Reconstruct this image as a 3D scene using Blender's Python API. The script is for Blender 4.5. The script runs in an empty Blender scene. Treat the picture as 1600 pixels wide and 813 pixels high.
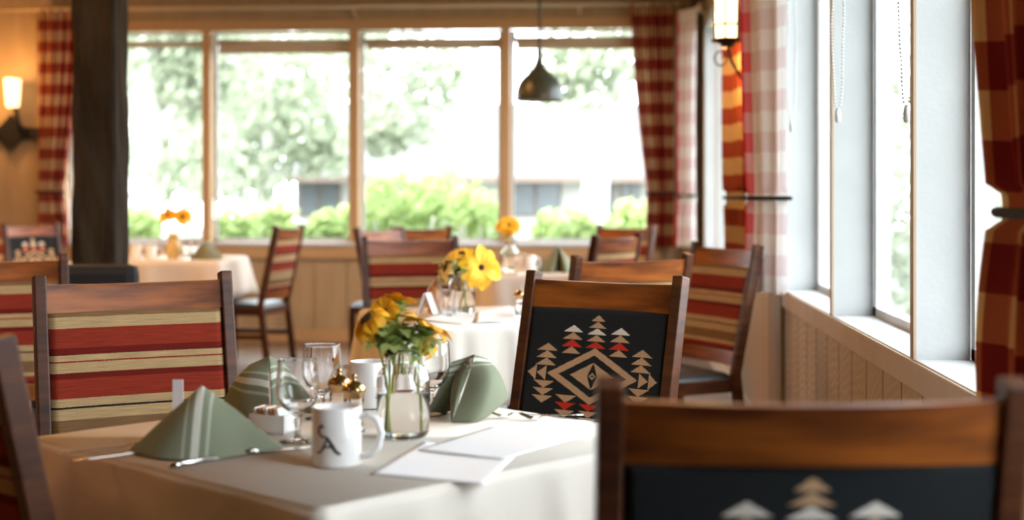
import bpy, bmesh, math, random
from mathutils import Vector, Matrix
random.seed(7)
R = math.radians
SC = bpy.context.scene
COL = SC.collection

# ------------------------------------------------------------------ camera
H = 1.21                 # eye height
FP = 2200.0              # focal length in pixels of the 1600 px frame
HY = 303.0               # horizon row
TH = math.atan(145 / FP) # yaw of the camera to the left of the room axis
CT, ST = math.cos(TH), math.sin(TH)
cd = bpy.data.cameras.new('camera')
cam = bpy.data.objects.new('camera', cd); COL.objects.link(cam)
cam.location = (0, 0, H); cam.rotation_euler = (R(90), 0, TH)
cd.sensor_width = 36; cd.lens = FP * 36 / 1600
cd.shift_y = -(406.5 - HY) / 1600
cd.clip_start = .05; cd.clip_end = 300
cd.dof.use_dof = True; cd.dof.focus_distance = 3.45; cd.dof.aperture_fstop = 2.2
SC.camera = cam

# ------------------------------------------------------------------ sky, sun, exposure
w = bpy.data.worlds.new('sky'); SC.world = w; w.use_nodes = True
nt = w.node_tree; nt.nodes.clear()
wo = nt.nodes.new('ShaderNodeOutputWorld'); wb = nt.nodes.new('ShaderNodeBackground')
wb.inputs[0].default_value = (.86, .93, 1, 1); wb.inputs[1].default_value = 15
nt.links.new(wb.outputs[0], wo.inputs[0])
sd = bpy.data.lights.new('sun', 'SUN'); sd.energy = 14; sd.angle = R(4); sd.color = (1, .97, .9)
so = bpy.data.objects.new('sun', sd); COL.objects.link(so)
so.rotation_euler = Vector((.45, .62, -.85)).to_track_quat('-Z', 'Y').to_euler()
vs = SC.view_settings; vs.view_transform = 'Standard'; vs.look = 'None'; vs.gamma = 1; vs.use_curve_mapping = False
vs.exposure = -0.42

# ------------------------------------------------------------------ pixel helpers
def c2w(xc, yc): return (xc * CT - yc * ST, xc * ST + yc * CT)
def at(px, d, py=None, z=None):
    x, y = c2w((px - 800) / FP * d, d)
    if z is None: z = H - (py - HY) / FP * d if py is not None else 0
    return Vector((x, y, z))
def tab(px, py, z=.75):
    d = (H - z) * FP / (py - HY); return at(px, d, z=z)
def onY(px, Y):          # world X of pixel column px on the plane y = Y
    t = (px - 800) / FP
    return Y * (t * CT - ST) / (CT + t * ST)
def zY(py, px, Y):
    X = onY(px, Y); d = -X * ST + Y * CT
    return H - (py - HY) / FP * d
def face(alpha):         # yaw of an object whose +y should look along (sin a, -cos a) in the camera frame
    fx, fy = c2w(math.sin(R(alpha)), -math.cos(R(alpha)))
    return math.atan2(-fx, fy)

# ------------------------------------------------------------------ materials
MC = {}
def mat(name, col=(.5, .5, .5), rough=.5, metal=0, spec=.5, build=None, **kw):
    if name in MC: return MC[name]
    m = bpy.data.materials.new(name); m.use_nodes = True; n = m.node_tree
    b = n.nodes['Principled BSDF']
    b.inputs['Base Color'].default_value = (*col, 1); b.inputs['Roughness'].default_value = rough
    b.inputs['Metallic'].default_value = metal; b.inputs['Specular IOR Level'].default_value = spec
    for k, v in kw.items(): b.inputs[k.replace('_', ' ')].default_value = v
    if build: build(n, b)
    MC[name] = m; return m
def N(n, t, **kw):
    x = n.nodes.new('ShaderNode' + t)
    for k, v in kw.items(): setattr(x, k, v)
    return x
def ramp(n, stops, interp='LINEAR'):
    r = N(n, 'ValToRGB'); e = r.color_ramp; e.interpolation = interp
    while len(e.elements) > 1: e.elements.remove(e.elements[-1])
    e.elements[0].position = stops[0][0]; e.elements[0].color = (*stops[0][1], 1)
    for p, c in stops[1:]:
        q = e.elements.new(p); q.color = (*c, 1)
    return r
def noisy(c1, c2, scale=8, stretch=(1, 1, 1), bump=0, bscale=None, detail=4, coord='Object'):
    def f(n, b):
        tc = N(n, 'TexCoord'); mp = N(n, 'Mapping'); mp.inputs['Scale'].default_value = stretch
        n.links.new(tc.outputs[coord], mp.inputs[0])
        nz = N(n, 'TexNoise'); nz.inputs['Scale'].default_value = scale; nz.inputs['Detail'].default_value = detail
        n.links.new(mp.outputs[0], nz.inputs['Vector'])
        r = ramp(n, [(.3, c1), (.7, c2)]); n.links.new(nz.outputs[0], r.inputs[0])
        n.links.new(r.outputs[0], b.inputs['Base Color'])
        if bump:
            n2 = N(n, 'TexNoise'); n2.inputs['Scale'].default_value = bscale or scale * 4
            n.links.new(mp.outputs[0], n2.inputs['Vector'])
            bp = N(n, 'Bump'); bp.inputs['Strength'].default_value = bump; bp.inputs['Distance'].default_value = .01
            n.links.new(n2.outputs[0], bp.inputs['Height']); n.links.new(bp.outputs[0], b.inputs['Normal'])
    return f
def translucent(n, b, fac, src):
    o = n.nodes['Material Output']; t = N(n, 'BsdfTranslucent'); x = N(n, 'MixShader'); x.inputs[0].default_value = fac
    if hasattr(src, 'links'): n.links.new(src, t.inputs[0])
    else: t.inputs[0].default_value = (*src, 1)
    n.links.new(b.outputs[0], x.inputs[1]); n.links.new(t.outputs[0], x.inputs[2]); n.links.new(x.outputs[0], o.inputs[0])
WOOD = mat('chair_wood', rough=.42, spec=.3, build=noisy((.036, .012, .006), (.105, .032, .010), 5, (1.2, 1.2, 9), .05, 60))
WOODX = mat('chair_wood_rail', rough=.36, spec=.35, build=noisy((.085, .020, .005), (.36, .10, .014), 4, (1.0, 6, 7), .05, 60))
VINYL = mat('black_vinyl', (.012, .013, .016), .38)
BLACKW = mat('pattern_black', (.010, .013, .014), .95, spec=.2, build=noisy((.007, .009, .010), (.022, .026, .028), 600, bump=.35, bscale=900))
TANW = mat('pattern_tan', (.58, .36, .20), .95, spec=.2, build=noisy((.46, .27, .14), (.66, .43, .25), 500, bump=.3, bscale=900))
WHITEW = mat('pattern_white', (.78, .72, .64), .95, spec=.2)
REDW = mat('pattern_red', (.60, .035, .02), .95, spec=.2)
def stripes(n, b):
    tc = N(n, 'TexCoord'); sx = N(n, 'SeparateXYZ'); n.links.new(tc.outputs['UV'], sx.inputs[0])
    nz = N(n, 'TexNoise'); nz.inputs['Scale'].default_value = 220; n.links.new(tc.outputs['UV'], nz.inputs['Vector'])
    ma = N(n, 'Math', operation='MULTIPLY_ADD'); ma.inputs[1].default_value = .008
    n.links.new(nz.outputs[0], ma.inputs[0]); n.links.new(sx.outputs[1], ma.inputs[2])
    cr, rd, dr, br, bl = (.43, .29, .145), (.24, .028, .013), (.13, .011, .007), (.19, .105, .045), (.015, .012, .012)
    L = [(14, br), (30, cr), (52, rd), (19, dr), (15, cr), (5, rd), (27, cr), (16, dr), (51, rd), (21, cr), (6, bl), (28, cr), (40, br), (15, cr), (26, rd)]
    st = []; a = 0
    for wd, c in L: st.append((a / 365, c)); a += wd
    r = ramp(n, st, 'CONSTANT'); n.links.new(ma.outputs[0], r.inputs[0])
    mp = N(n, 'Mapping'); mp.inputs['Scale'].default_value = (8, 120, 1); n.links.new(tc.outputs['UV'], mp.inputs[0])
    n2 = N(n, 'TexNoise'); n2.inputs['Scale'].default_value = 1.6; n2.inputs['Detail'].default_value = 6; n.links.new(mp.outputs[0], n2.inputs['Vector'])
    r2 = ramp(n, [(.25, (.62, .62, .62)), (.75, (1.35, 1.3, 1.25))]); n.links.new(n2.outputs[0], r2.inputs[0])
    mx = N(n, 'Mix', data_type='RGBA', blend_type='MULTIPLY'); mx.inputs[0].default_value = 1
    n.links.new(r.outputs[0], mx.inputs[6]); n.links.new(r2.outputs[0], mx.inputs[7]); n.links.new(mx.outputs[2], b.inputs['Base Color'])
    n3 = N(n, 'TexNoise'); n3.inputs['Scale'].default_value = 320; n.links.new(tc.outputs['UV'], n3.inputs['Vector'])
    bp = N(n, 'Bump'); bp.inputs['Strength'].default_value = .5; bp.inputs['Distance'].default_value = .004
    n.links.new(n3.outputs[0], bp.inputs['Height']); n.links.new(bp.outputs[0], b.inputs['Normal'])
STRIPE = mat('striped_wool', rough=.95, spec=.15, build=stripes)
CLOTH = mat('ivory_cloth', (.74, .68, .60), .85, spec=.15, build=noisy((.72, .66, .58), (.77, .71, .63), 3, bump=.08, bscale=400))
TANWALL = mat('tan_boards', (.40, .28, .16), .6, build=noisy((.33, .225, .12), (.41, .29, .165), 3, (3, 3, .5), .25, 30))
def grain(n, b):
    tc = N(n, 'TexCoord'); oi = N(n, 'ObjectInfo')
    cv = N(n, 'VectorMath', operation='ADD'); sc = N(n, 'VectorMath', operation='SCALE'); sc.inputs[3].default_value = 7
    cx = N(n, 'CombineXYZ'); n.links.new(oi.outputs['Random'], cx.inputs[2]); n.links.new(cx.outputs[0], sc.inputs[0])
    n.links.new(tc.outputs['Object'], cv.inputs[0]); n.links.new(sc.outputs[0], cv.inputs[1])
    mp = N(n, 'Mapping'); mp.inputs['Scale'].default_value = (3, 3, 1.1); n.links.new(cv.outputs[0], mp.inputs[0])
    wv = N(n, 'TexWave', wave_type='RINGS', rings_direction='SPHERICAL'); wv.inputs['Scale'].default_value = 9; wv.inputs['Distortion'].default_value = 5; wv.inputs['Detail'].default_value = 2
    n.links.new(mp.outputs[0], wv.inputs['Vector'])
    bp = N(n, 'Bump'); bp.inputs['Strength'].default_value = .25; bp.inputs['Distance'].default_value = .004
    n.links.new(wv.outputs[1], bp.inputs['Height']); n.links.new(bp.outputs[0], b.inputs['Normal'])
GRAIN = mat('tan_boards_grained', (.42, .30, .17), .5, build=grain)
TANTRIM = mat('tan_trim', (.58, .44, .31), .5, build=noisy((.48, .36, .25), (.55, .43, .32), 6, bump=.15, bscale=50))
ORTRIM = mat('ochre_trim', (.46, .28, .13), .55)
WHITEP = mat('white_paint', (.50, .505, .50), .45, build=noisy((.485, .49, .485), (.52, .525, .52), 4, bump=.06, bscale=80))
PLASTER = mat('ceiling_paint', (.34, .22, .11), .8)
FLOORM = mat('floor_boards', rough=.45, build=noisy((.12, .07, .04), (.19, .12, .07), 4, (6, .6, 1)))
TIMBER = mat('rough_timber', rough=.9, spec=.12, build=noisy((.016, .011, .007), (.042, .031, .020), 4, (4, 4, .6), .6, 25))
IRON = mat('black_iron', (.015, .013, .012), .5, .3)
OLIVE = mat('olive_enamel', (.045, .052, .035), .35)
BRASS = mat('aged_brass', (.55, .36, .18), .22, 1)
STEEL = mat('stainless_steel', (.62, .60, .58), .18, 1)
CERAM = mat('white_ceramic', (.86, .84, .82), .12)
PAPER = mat('white_paper', (.86, .86, .87), .7)
INK = mat('dark_ink', (.012, .007, .006), .5)
FAINT = mat('faint_ink', (.62, .58, .56), .5)
PETAL = mat('yellow_petal', (.90, .47, .012), .6, build=noisy((.84, .36, .006), (.95, .56, .02), 25), Subsurface_Weight=.0)
PETALP = mat('pale_yellow_petal', (.88, .72, .30), .6)
DISC = mat('dark_flower_disc', (.035, .015, .006), .9, build=noisy((.02, .008, .004), (.10, .045, .015), 300, bump=.6))
LEAF = mat('fresh_leaf', rough=.5, build=lambda n, b: (noisy((.36, .48, .14), (.66, .72, .36), 18)(n, b), translucent(n, b, .5, (.60, .70, .25))))
LEAFD = mat('dark_leaf', (.13, .22, .05), .55)
STEM = mat('green_stem', (.42, .45, .10), .5)
SUGAR = mat('sugar_packet', (.45, .20, .06), .6)
AMBER = mat('amber_glass', (.55, .25, .10), .1)
SHADE = mat('roller_blind_fabric', (.50, .42, .30), .8)
def emis(name, c, s):
    def f(n, b):
        b.inputs['Emission Color'].default_value = (*c, 1); b.inputs['Emission Strength'].default_value = s
    return mat(name, (.8, .7, .5), .4, build=f)
GLOW = emis('lantern_glass', (1, .72, .40), 5)
GLOW2 = emis('sconce_glass', (1, .66, .32), 4)
BULB = emis('warm_bulb', (1, .50, .22), 26)
def thin(name, tint=(1, 1, 1), k=.06):
    m = bpy.data.materials.new(name); m.use_nodes = True; n = m.node_tree; n.nodes.clear()
    o = N(n, 'OutputMaterial'); a = N(n, 'BsdfTransparent'); g = N(n, 'BsdfGlossy'); x = N(n, 'MixShader')
    a.inputs[0].default_value = (*tint, 1); g.inputs['Roughness'].default_value = .02
    ge = N(n, 'NewGeometry'); dt = N(n, 'VectorMath', operation='DOT_PRODUCT'); ab = N(n, 'Math', operation='ABSOLUTE')
    om = N(n, 'Math', operation='SUBTRACT'); om.inputs[0].default_value = 1; pw = N(n, 'Math', operation='POWER'); pw.inputs[1].default_value = 5
    fr = N(n, 'Math', operation='MULTIPLY_ADD'); fr.inputs[1].default_value = .6; fr.inputs[2].default_value = .025
    n.links.new(ge.outputs['Incoming'], dt.inputs[0]); n.links.new(ge.outputs['Normal'], dt.inputs[1]); n.links.new(dt.outputs['Value'], ab.inputs[0])
    n.links.new(ab.outputs[0], om.inputs[1]); n.links.new(om.outputs[0], pw.inputs[0]); n.links.new(pw.outputs[0], fr.inputs[0])
    n.links.new(fr.outputs[0], x.inputs[0]); n.links.new(a.outputs[0], x.inputs[1]); n.links.new(g.outputs[0], x.inputs[2]); n.links.new(x.outputs[0], o.inputs[0])
    MC[name] = m; return m
PANE = thin('window_glass', (.97, .985, .98))
GLASS = mat('clear_glass', (1, 1, 1), .0, Transmission_Weight=1.0, IOR=1.45)
WATER = mat('water', (.98, 1, .99), .0, Transmission_Weight=1.0, IOR=1.33)
def ging(cell, fac=.45, cols_=((.52, .37, .20), (.30, .065, .035), (.15, .009, .009))):
    def f(n, b):
        tc = N(n, 'TexCoord'); sx = N(n, 'SeparateXYZ'); n.links.new(tc.outputs['UV'], sx.inputs[0])
        outs = []
        for k in (0, 1):
            a = N(n, 'Math', operation='DIVIDE'); a.inputs[1].default_value = cell * 2; n.links.new(sx.outputs[k], a.inputs[0])
            q = N(n, 'Math', operation='FRACT'); n.links.new(a.outputs[0], q.inputs[0])
            g = N(n, 'Math', operation='GREATER_THAN'); g.inputs[1].default_value = .5; n.links.new(q.outputs[0], g.inputs[0]); outs.append(g)
        s = N(n, 'Math', operation='ADD'); n.links.new(outs[0].outputs[0], s.inputs[0]); n.links.new(outs[1].outputs[0], s.inputs[1])
        h = N(n, 'Math', operation='MULTIPLY'); h.inputs[1].default_value = .5; n.links.new(s.outputs[0], h.inputs[0])
        r = ramp(n, [(0, cols_[0]), (.3, cols_[1]), (.7, cols_[2])], 'CONSTANT'); n.links.new(h.outputs[0], r.inputs[0])
        n.links.new(r.outputs[0], b.inputs['Base Color']); translucent(n, b, fac, r.outputs[0])
    return f
GING = mat('checked_curtain_cloth', rough=.9, spec=.1, build=ging(.088, .14))
GINGS = mat('checked_curtain_cloth_gathered', rough=.9, spec=.1, build=ging(.088, .10))
def window_wash(n, b):
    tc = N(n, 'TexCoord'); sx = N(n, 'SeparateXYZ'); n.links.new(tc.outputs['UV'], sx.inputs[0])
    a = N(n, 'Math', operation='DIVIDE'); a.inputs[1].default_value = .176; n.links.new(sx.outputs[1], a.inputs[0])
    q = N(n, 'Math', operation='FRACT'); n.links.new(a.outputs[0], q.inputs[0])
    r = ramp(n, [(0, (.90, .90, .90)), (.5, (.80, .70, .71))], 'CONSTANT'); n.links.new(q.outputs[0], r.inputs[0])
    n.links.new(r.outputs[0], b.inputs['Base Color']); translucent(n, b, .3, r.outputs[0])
WASHED = mat('pale_curtain_lining', rough=.9, spec=.1, build=window_wash)  # same curtain cloth, window light washing it out is painted into the colour
GING_WARM = mat('rust_and_tan_checked_cloth', rough=.9, spec=.1, build=ging(.088, .05, ((.62, .34, .12), (.34, .075, .025), (.17, .012, .008))))
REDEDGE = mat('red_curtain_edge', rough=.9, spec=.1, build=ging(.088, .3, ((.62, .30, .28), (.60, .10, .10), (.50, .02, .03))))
def napm(n, b):
    tc = N(n, 'TexCoord'); sx = N(n, 'SeparateXYZ'); n.links.new(tc.outputs['UV'], sx.inputs[0])
    g, wt, th = (.225, .245, .165), (.66, .65, .56), (.42, .44, .34)
    # u in 0..1 covers -0.03 .. 0.03 m across the stripes
    r = ramp(n, [(0, g), (.16, th), (.24, g), (.40, wt), (.60, g), (.76, th), (.84, g)], 'CONSTANT')
    n.links.new(sx.outputs[0], r.inputs[0]); n.links.new(r.outputs[0], b.inputs['Base Color']); translucent(n, b, .12, r.outputs[0])
NAP = mat('green_striped_linen', rough=.85, spec=.2, build=napm)
def foli(c1, c2, tr=.5):
    def f(n, b):
        oi = N(n, 'TexCoord'); nz = N(n, 'TexNoise'); nz.inputs['Scale'].default_value = 1.7; n.links.new(oi.outputs['Object'], nz.inputs[0])
        r = ramp(n, [(.35, c1), (.65, c2)]); n.links.new(nz.outputs[0], r.inputs[0]); n.links.new(r.outputs[0], b.inputs['Base Color'])
        translucent(n, b, tr, r.outputs[0])
    return f
TREEF = mat('pale_tree_leaves', rough=.7, build=foli((.31, .35, .25), (.43, .46, .35)))
SHRUBF = mat('bright_shrub_leaves', rough=.6, build=foli((.22, .32, .11), (.42, .52, .22)))
BARK = mat('pale_bark', (.50, .49, .46), .9)
STUCCO = mat('white_stucco', (.46, .45, .42), .9)
ROOFM = mat('pale_shingle', (.11, .107, .10), .9)
FASC = mat('brown_fascia', (.16, .12, .10), .8)
DARKG = mat('dark_window', (.11, .12, .13), .2)
GROUNDM = mat('pale_paving', (.55, .55, .50), .9, build=noisy((.08, .10, .055), (.16, .16, .14), .35))
CHIM = mat('brown_brick', (.30, .16, .12), .9)

# ------------------------------------------------------------------ mesh builders
class MB:
    def __init__(s): s.b = bmesh.new(); s.uv = None
    def box(s, c, d, rot=None, bev=0):
        M = Matrix.Translation(c) @ (rot.to_4x4() if rot else Matrix()) @ Matrix.Diagonal((*d, 1))
        g = bmesh.ops.create_cube(s.b, size=1, matrix=M)
        if bev:
            es = set(e for v in g['verts'] for e in v.link_edges)
            bmesh.ops.bevel(s.b, geom=list(es), offset=bev, segments=2, affect='EDGES', profile=.6)
        return s
    def span(s, a, b, bev=0): # box between two corners
        a = Vector(a); b = Vector(b); return s.box((a + b) / 2, [max(abs(x), 1e-4) for x in (b - a)], None, bev)
    def beam(s, p, q, w, d, ref=(1, 0, 0), bev=0): # bar from p to q, w across ref, d the other way
        p, q = Vector(p), Vector(q); z = (q - p).normalized(); x = Vector(ref); x = (x - z * x.dot(z)).normalized(); y = z.cross(x)
        return s.box((p + q) / 2, (w, d, (q - p).length), Matrix((x, y, z)).transposed(), bev)
    def lathe(s, prof, c=(0, 0, 0), seg=32, rot=None, cap=False):
        c = Vector(c); rings = []
        for r, z in prof:
            ring = []
            for i in range(seg):
                a = 2 * math.pi * i / seg; v = Vector((r * math.cos(a), r * math.sin(a), z))
                if rot: v = rot @ v
                ring.append(s.b.verts.new(c + v))
            rings.append(ring)
        for a, b in zip(rings, rings[1:]):
            for i in range(seg): s.b.faces.new((a[i], a[(i + 1) % seg], b[(i + 1) % seg], b[i]))
        if cap:
            s.b.faces.new(rings[0][::-1]); s.b.faces.new(rings[-1])
        return s
    def tube(s, pts, r, seg=10, closed=False, flat=1):
        pts = [Vector(p) for p in pts]; rr = r if isinstance(r, (list, tuple)) else [r] * len(pts); rings = []
        prev = None
        for i, p in enumerate(pts):
            t = (pts[(i + 1) % len(pts)] if (closed or i < len(pts) - 1) else p) - (pts[i - 1] if (closed or i) else p)
            t.normalize(); u = prev if prev else (Vector((0, 0, 1)) if abs(t.z) < .9 else Vector((1, 0, 0)))
            u = (u - t * u.dot(t)).normalized(); prev = u; v = t.cross(u)
            rings.append([s.b.verts.new(p + (u * math.cos(a) * flat + v * math.sin(a)) * rr[i]) for a in [2 * math.pi * k / seg for k in range(seg)]])
        m = len(rings)
        for i in range(m if closed else m - 1):
            a, b = rings[i], rings[(i + 1) % m]
            for k in range(seg): s.b.faces.new((a[k], a[(k + 1) % seg], b[(k + 1) % seg], b[k]))
        if not closed: s.b.faces.new(rings[0][::-1]); s.b.faces.new(rings[-1])
        return s
    def ball(s, c, r, sub=2, sc=(1, 1, 1)):
        bmesh.ops.create_icosphere(s.b, subdivisions=sub, radius=r, matrix=Matrix.Translation(c) @ Matrix.Diagonal((*sc, 1))); return s
    def grid(s, nu, nv, f, uvf=None, mi=None, close_u=False):
        if uvf and s.uv is None: s.uv = s.b.loops.layers.uv.new('UVMap')
        V = [[s.b.verts.new(f(i / nu, j / nv)) for j in range(nv + 1)] for i in range(nu + (0 if close_u else 1))]
        for i in range(nu):
            i2 = (i + 1) % len(V)
            for j in range(nv):
                fc = s.b.faces.new((V[i][j], V[i2][j], V[i2][j + 1], V[i][j + 1]))
                if uvf:
                    for lp, (a, b) in zip(fc.loops, ((i, j), (i + 1, j), (i + 1, j + 1), (i, j + 1))): lp[s.uv].uv = uvf(a / nu, b / nv)
                if mi: fc.material_index = mi((i + .5) / nu, (j + .5) / nv)
        return s
    def prism(s, poly, z0, z1, M=None):
        a = [s.b.verts.new((M @ Vector((x, y, z0))) if M else (x, y, z0)) for x, y in poly]
        b = [s.b.verts.new((M @ Vector((x, y, z1))) if M else (x, y, z1)) for x, y in poly]
        n = len(poly); s.b.faces.new(a[::-1]); s.b.faces.new(b)
        for i in range(n): s.b.faces.new((a[i], a[(i + 1) % n], b[(i + 1) % n], b[i]))
        return s
    def mesh(s, name, m, smooth=False):
        me = bpy.data.meshes.new(name)
        bmesh.ops.recalc_face_normals(s.b, faces=s.b.faces) if not s.uv else None
        s.b.to_mesh(me); s.b.free()
        for x in (m if isinstance(m, (list, tuple)) else [m]): me.materials.append(x)
        if smooth:
            for p in me.polygons: p.use_smooth = True
        return me
    def obj(s, name, m, parent=None, smooth=False, **props):
        return link(name, s.mesh(name, m, smooth), parent, **props)
def link(name, me, parent=None, loc=None, rot=None, **props):
    o = bpy.data.objects.new(name, me); COL.objects.link(o)
    if parent: o.parent = parent
    if loc is not None: o.location = loc
    if rot is not None: o.rotation_euler = rot
    for k, v in props.items(): o[k] = v
    return o
def thing(name, label, cat, loc=(0, 0, 0), rz=0, group=None):
    o = bpy.data.objects.new(name, None); COL.objects.link(o); o.location = loc; o.rotation_euler = (0, 0, rz); o.empty_display_size = .1
    o['label'] = label; o['category'] = cat
    if group: o['group'] = group
    return o
def tag(o, label, cat, group=None):
    o['label'] = label; o['category'] = cat
    if group: o['group'] = group
    return o
def struct(name, mb, m, parent=None, **k):
    o = mb.obj(name, m, parent, **k)
    if not parent: o['kind'] = 'structure'
    return o
def sedge(name='auto'): pass
def copy_tree(o, parent=None):
    c = o.copy(); COL.objects.link(c)
    if parent: c.parent = parent
    for ch in list(o.children): copy_tree(ch, c)
    return c
def shade_flat_bevel(o, wd=.002, seg=2):
    m = o.modifiers.new('bevel', 'BEVEL'); m.width = wd; m.segments = seg; m.limit_method = 'ANGLE'; return o

# ------------------------------------------------------------------ room shell
YB = 11.4; XR = .785; XL = -6.0; YF = -2.2; ZC = 2.95
ZS = .80
struct('floor', MB().span((XL - .2, YF - .2, -.1), (XR + .3, YB + .3, 0)), FLOORM)
struct('ceiling', MB().span((XL - .4, YF - .4, ZC), (XR + .7, YB + .6, ZC + .12)), PLASTER)
struct('wall_left', MB().span((XL - .15, YF, 0), (XL, YB, ZC)), mat('brown_panelling', (.20, .12, .065), .6))
struct('wall_front', MB().span((XL - .15, YF - .15, 0), (XR + .2, YF, ZC)), mat('brown_panelling'))
# back wall: window band between these pixel columns
zsb = zY(379, 600, YB); ztb = zY(47, 600, YB)
xw = [onY(p, YB) for p in (103, 1016)]
mb = MB()
mb.span((XL, YB, 0), (XR + .2, YB + .16, zsb - .05)); mb.span((XL, YB, ztb + .06), (XR + .2, YB + .16, ZC))
mb.span((XL, YB, zsb - .05), (xw[0] - .03, YB + .16, ztb + .06)); mb.span((xw[1] + .03, YB, zsb - .05), (XR + .2, YB + .16, ztb + .06))
wallb = struct('wall_back', mb, TANWALL)
# boards of the back wall: one object each
pitch = (onY(543, YB) - onY(492, YB)); x0 = onY(492, YB)
k0 = int((XL - x0) / pitch) ; k1 = int((XR - x0) / pitch)
shared = {}
def board(name, wdt, z0, z1, parent, loc, m, ax='x'):
    key = (round(wdt, 4), round(z0, 3), round(z1, 3), ax)
    if key not in shared:
        b = MB()
        if ax == 'x': b.span((0, -.012, z0), (wdt, 0, z1), .003)
        else: b.span((-.012, 0, z0), (0, wdt, z1), .0045)
        shared[key] = b.mesh(name, m)
    return link(name, shared[key], parent, loc)
for k in range(k0, k1):
    xa = x0 + k * pitch
    if xa < -4.9: continue
    full = xa + pitch < xw[0] - .08
    if full or xa > xw[1] + .08: board('board', pitch - .008, .10, ZC - .04, wallb, (xa, YB, 0), TANWALL)
    else:
        board('board', pitch - .008, .10, zsb - .13, wallb, (xa, YB, 0), TANWALL)
        board('board', pitch - .008, ztb + .09, ZC - .04, wallb, (xa, YB, 0), TANWALL)
struct('baseboard_back', MB().span((XL, YB - .025, 0), (XR, YB, .10)), ORTRIM)
# window of the back wall
cols = [xw[0], onY(317, YB), onY(330, YB), onY(547, YB), onY(561, YB), onY(783, YB), onY(797, YB), xw[1]]
win = struct('window_1', MB().span((xw[0] - .08, YB - .03, ztb), (xw[1] + .08, YB + .05, ztb + .09)), ORTRIM)
MB().span((xw[0] - .08, YB - .05, zsb - .13), (xw[1] + .08, YB + .06, zsb - .03)).obj('apron', ORTRIM, win)
MB().span((xw[0] - .10, YB - .07, zsb - .03), (xw[1] + .10, YB + .10, zsb), .004).obj('sill', WHITEP, win)
for a, b in ((xw[0] - .08, cols[0]), (cols[1], cols[2]), (cols[3], cols[4]), (cols[5], cols[6]), (xw[1], xw[1] + .08)):
    MB().span((a, YB - .03, zsb), (b, YB + .08, ztb), .004).obj('mullion', ORTRIM, win)
for i in range(4):
    a, b = cols[2 * i], cols[2 * i + 1]
    f = MB(); t = .03
    for q in (((a, zsb), (a + t, ztb)), ((b - t, zsb), (b, ztb)), ((a, zsb), (b, zsb + t)), ((a, ztb - .02), (b, ztb))):
        f.span((q[0][0], YB + .085, q[0][1]), (q[1][0], YB + .115, q[1][1]))
    f.obj('sash', WHITEP, win)
    MB().span((a, YB + .098, zsb), (b, YB + .102, ztb)).obj('pane', PANE, win)
# right wall
XW0 = .765; XW1 = .90; XG = .95
posts = [1.02, 2.28, 3.54, 4.80, 6.06]
posts2 = [7.55, 8.65, 9.75, 10.85]
ZT = 2.5
mb = MB()
mb.span((XR, YF, 0), (XR + .17, YB + .1, ZS - .03)); mb.span((XR, YF, ZT), (XR + .17, YB + .1, ZC))
mb.span((XR, YF, ZS - .03), (XR + .17, posts[0], ZT)); mb.span((XR, posts[-1] + .04, ZS - .03), (XR + .17, posts2[0], ZT)); mb.span((XR, posts2[-1] + .04, ZS - .03), (XR + .17, YB + .1, ZT))
wallr = struct('wall_right', mb, TANWALL)
y = 3.496 - .247 * 6
while y < YB - .3:
    if not (6.1 < y + .12 < 6.62): board('board', .2375, .10, ZS - .075, wallr, (XR, y, 0), GRAIN, 'y')
    y += .247
MB().span((XR - .03, 6.13, 0), (XR, 6.60, ZS - .03), .004).obj('pilaster', TANWALL, wallr)
struct('baseboard_right', MB().span((XR - .03, YF, 0), (XR - .0125, YB, .10)), TANTRIM)
def bank(n, ps, ya, yb):
    r = struct('window_%d' % n, MB().span((XW0, ya, ZT - .03), (XW1 + .06, yb, ZT + .05)), WHITEP)
    MB().span((XW0 - .0, ya - .02, ZS - .02), (XW1 + .08, yb + .02, ZS), .003).obj('sill', WHITEP, r)
    MB().span((XW0 - .006, ya - .02, ZS - .075), (XW0 + .014, yb + .02, ZS - .004), .003).obj('apron', TANTRIM, r)
    for p in ps:
        MB().span((XW0 + .004, p, ZS), (XW1, p + .035, ZT)).obj('post', mat('white_post_paint', (.40, .405, .40), .5, build=noisy((.38, .385, .38), (.42, .425, .42), 5, bump=.05, bscale=70)), r)
        MB().span((XW0 - .004, p - .001, ZS), (XW0 + .004, p + .036, ZT), .001).obj('post_edge', mat('worn_tan_edge', (.36, .25, .16), .6), r)
    for a, b in zip(ps, ps[1:]):
        a += .035
        f = MB()
        for q in (((a, ZS), (a + .035, ZT)), ((b - .035, ZS), (b, ZT)), ((a, ZS), (b, ZS + .028)), ((a, ZT - .04), (b, ZT))):
            f.span((XW1 + .002, q[0][0], q[0][1]), (XG, q[1][0], q[1][1]))
        f.obj('sash', WHITEP, r)
        MB().span((XG - .022, a, ZS), (XG - .018, b, ZT)).obj('pane', PANE, r)
    return r
bank(2, posts, posts[0], posts[-1] + .035)
bank(3, posts2, posts2[0], posts2[-1] + .035)
struct('trim_1', MB().span((XR - .10, YB - .10, 0), (XR - .0125, YB - .0125, ZC), .004), mat('brown_corner_trim', (.10, .075, .04), .7))

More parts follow.
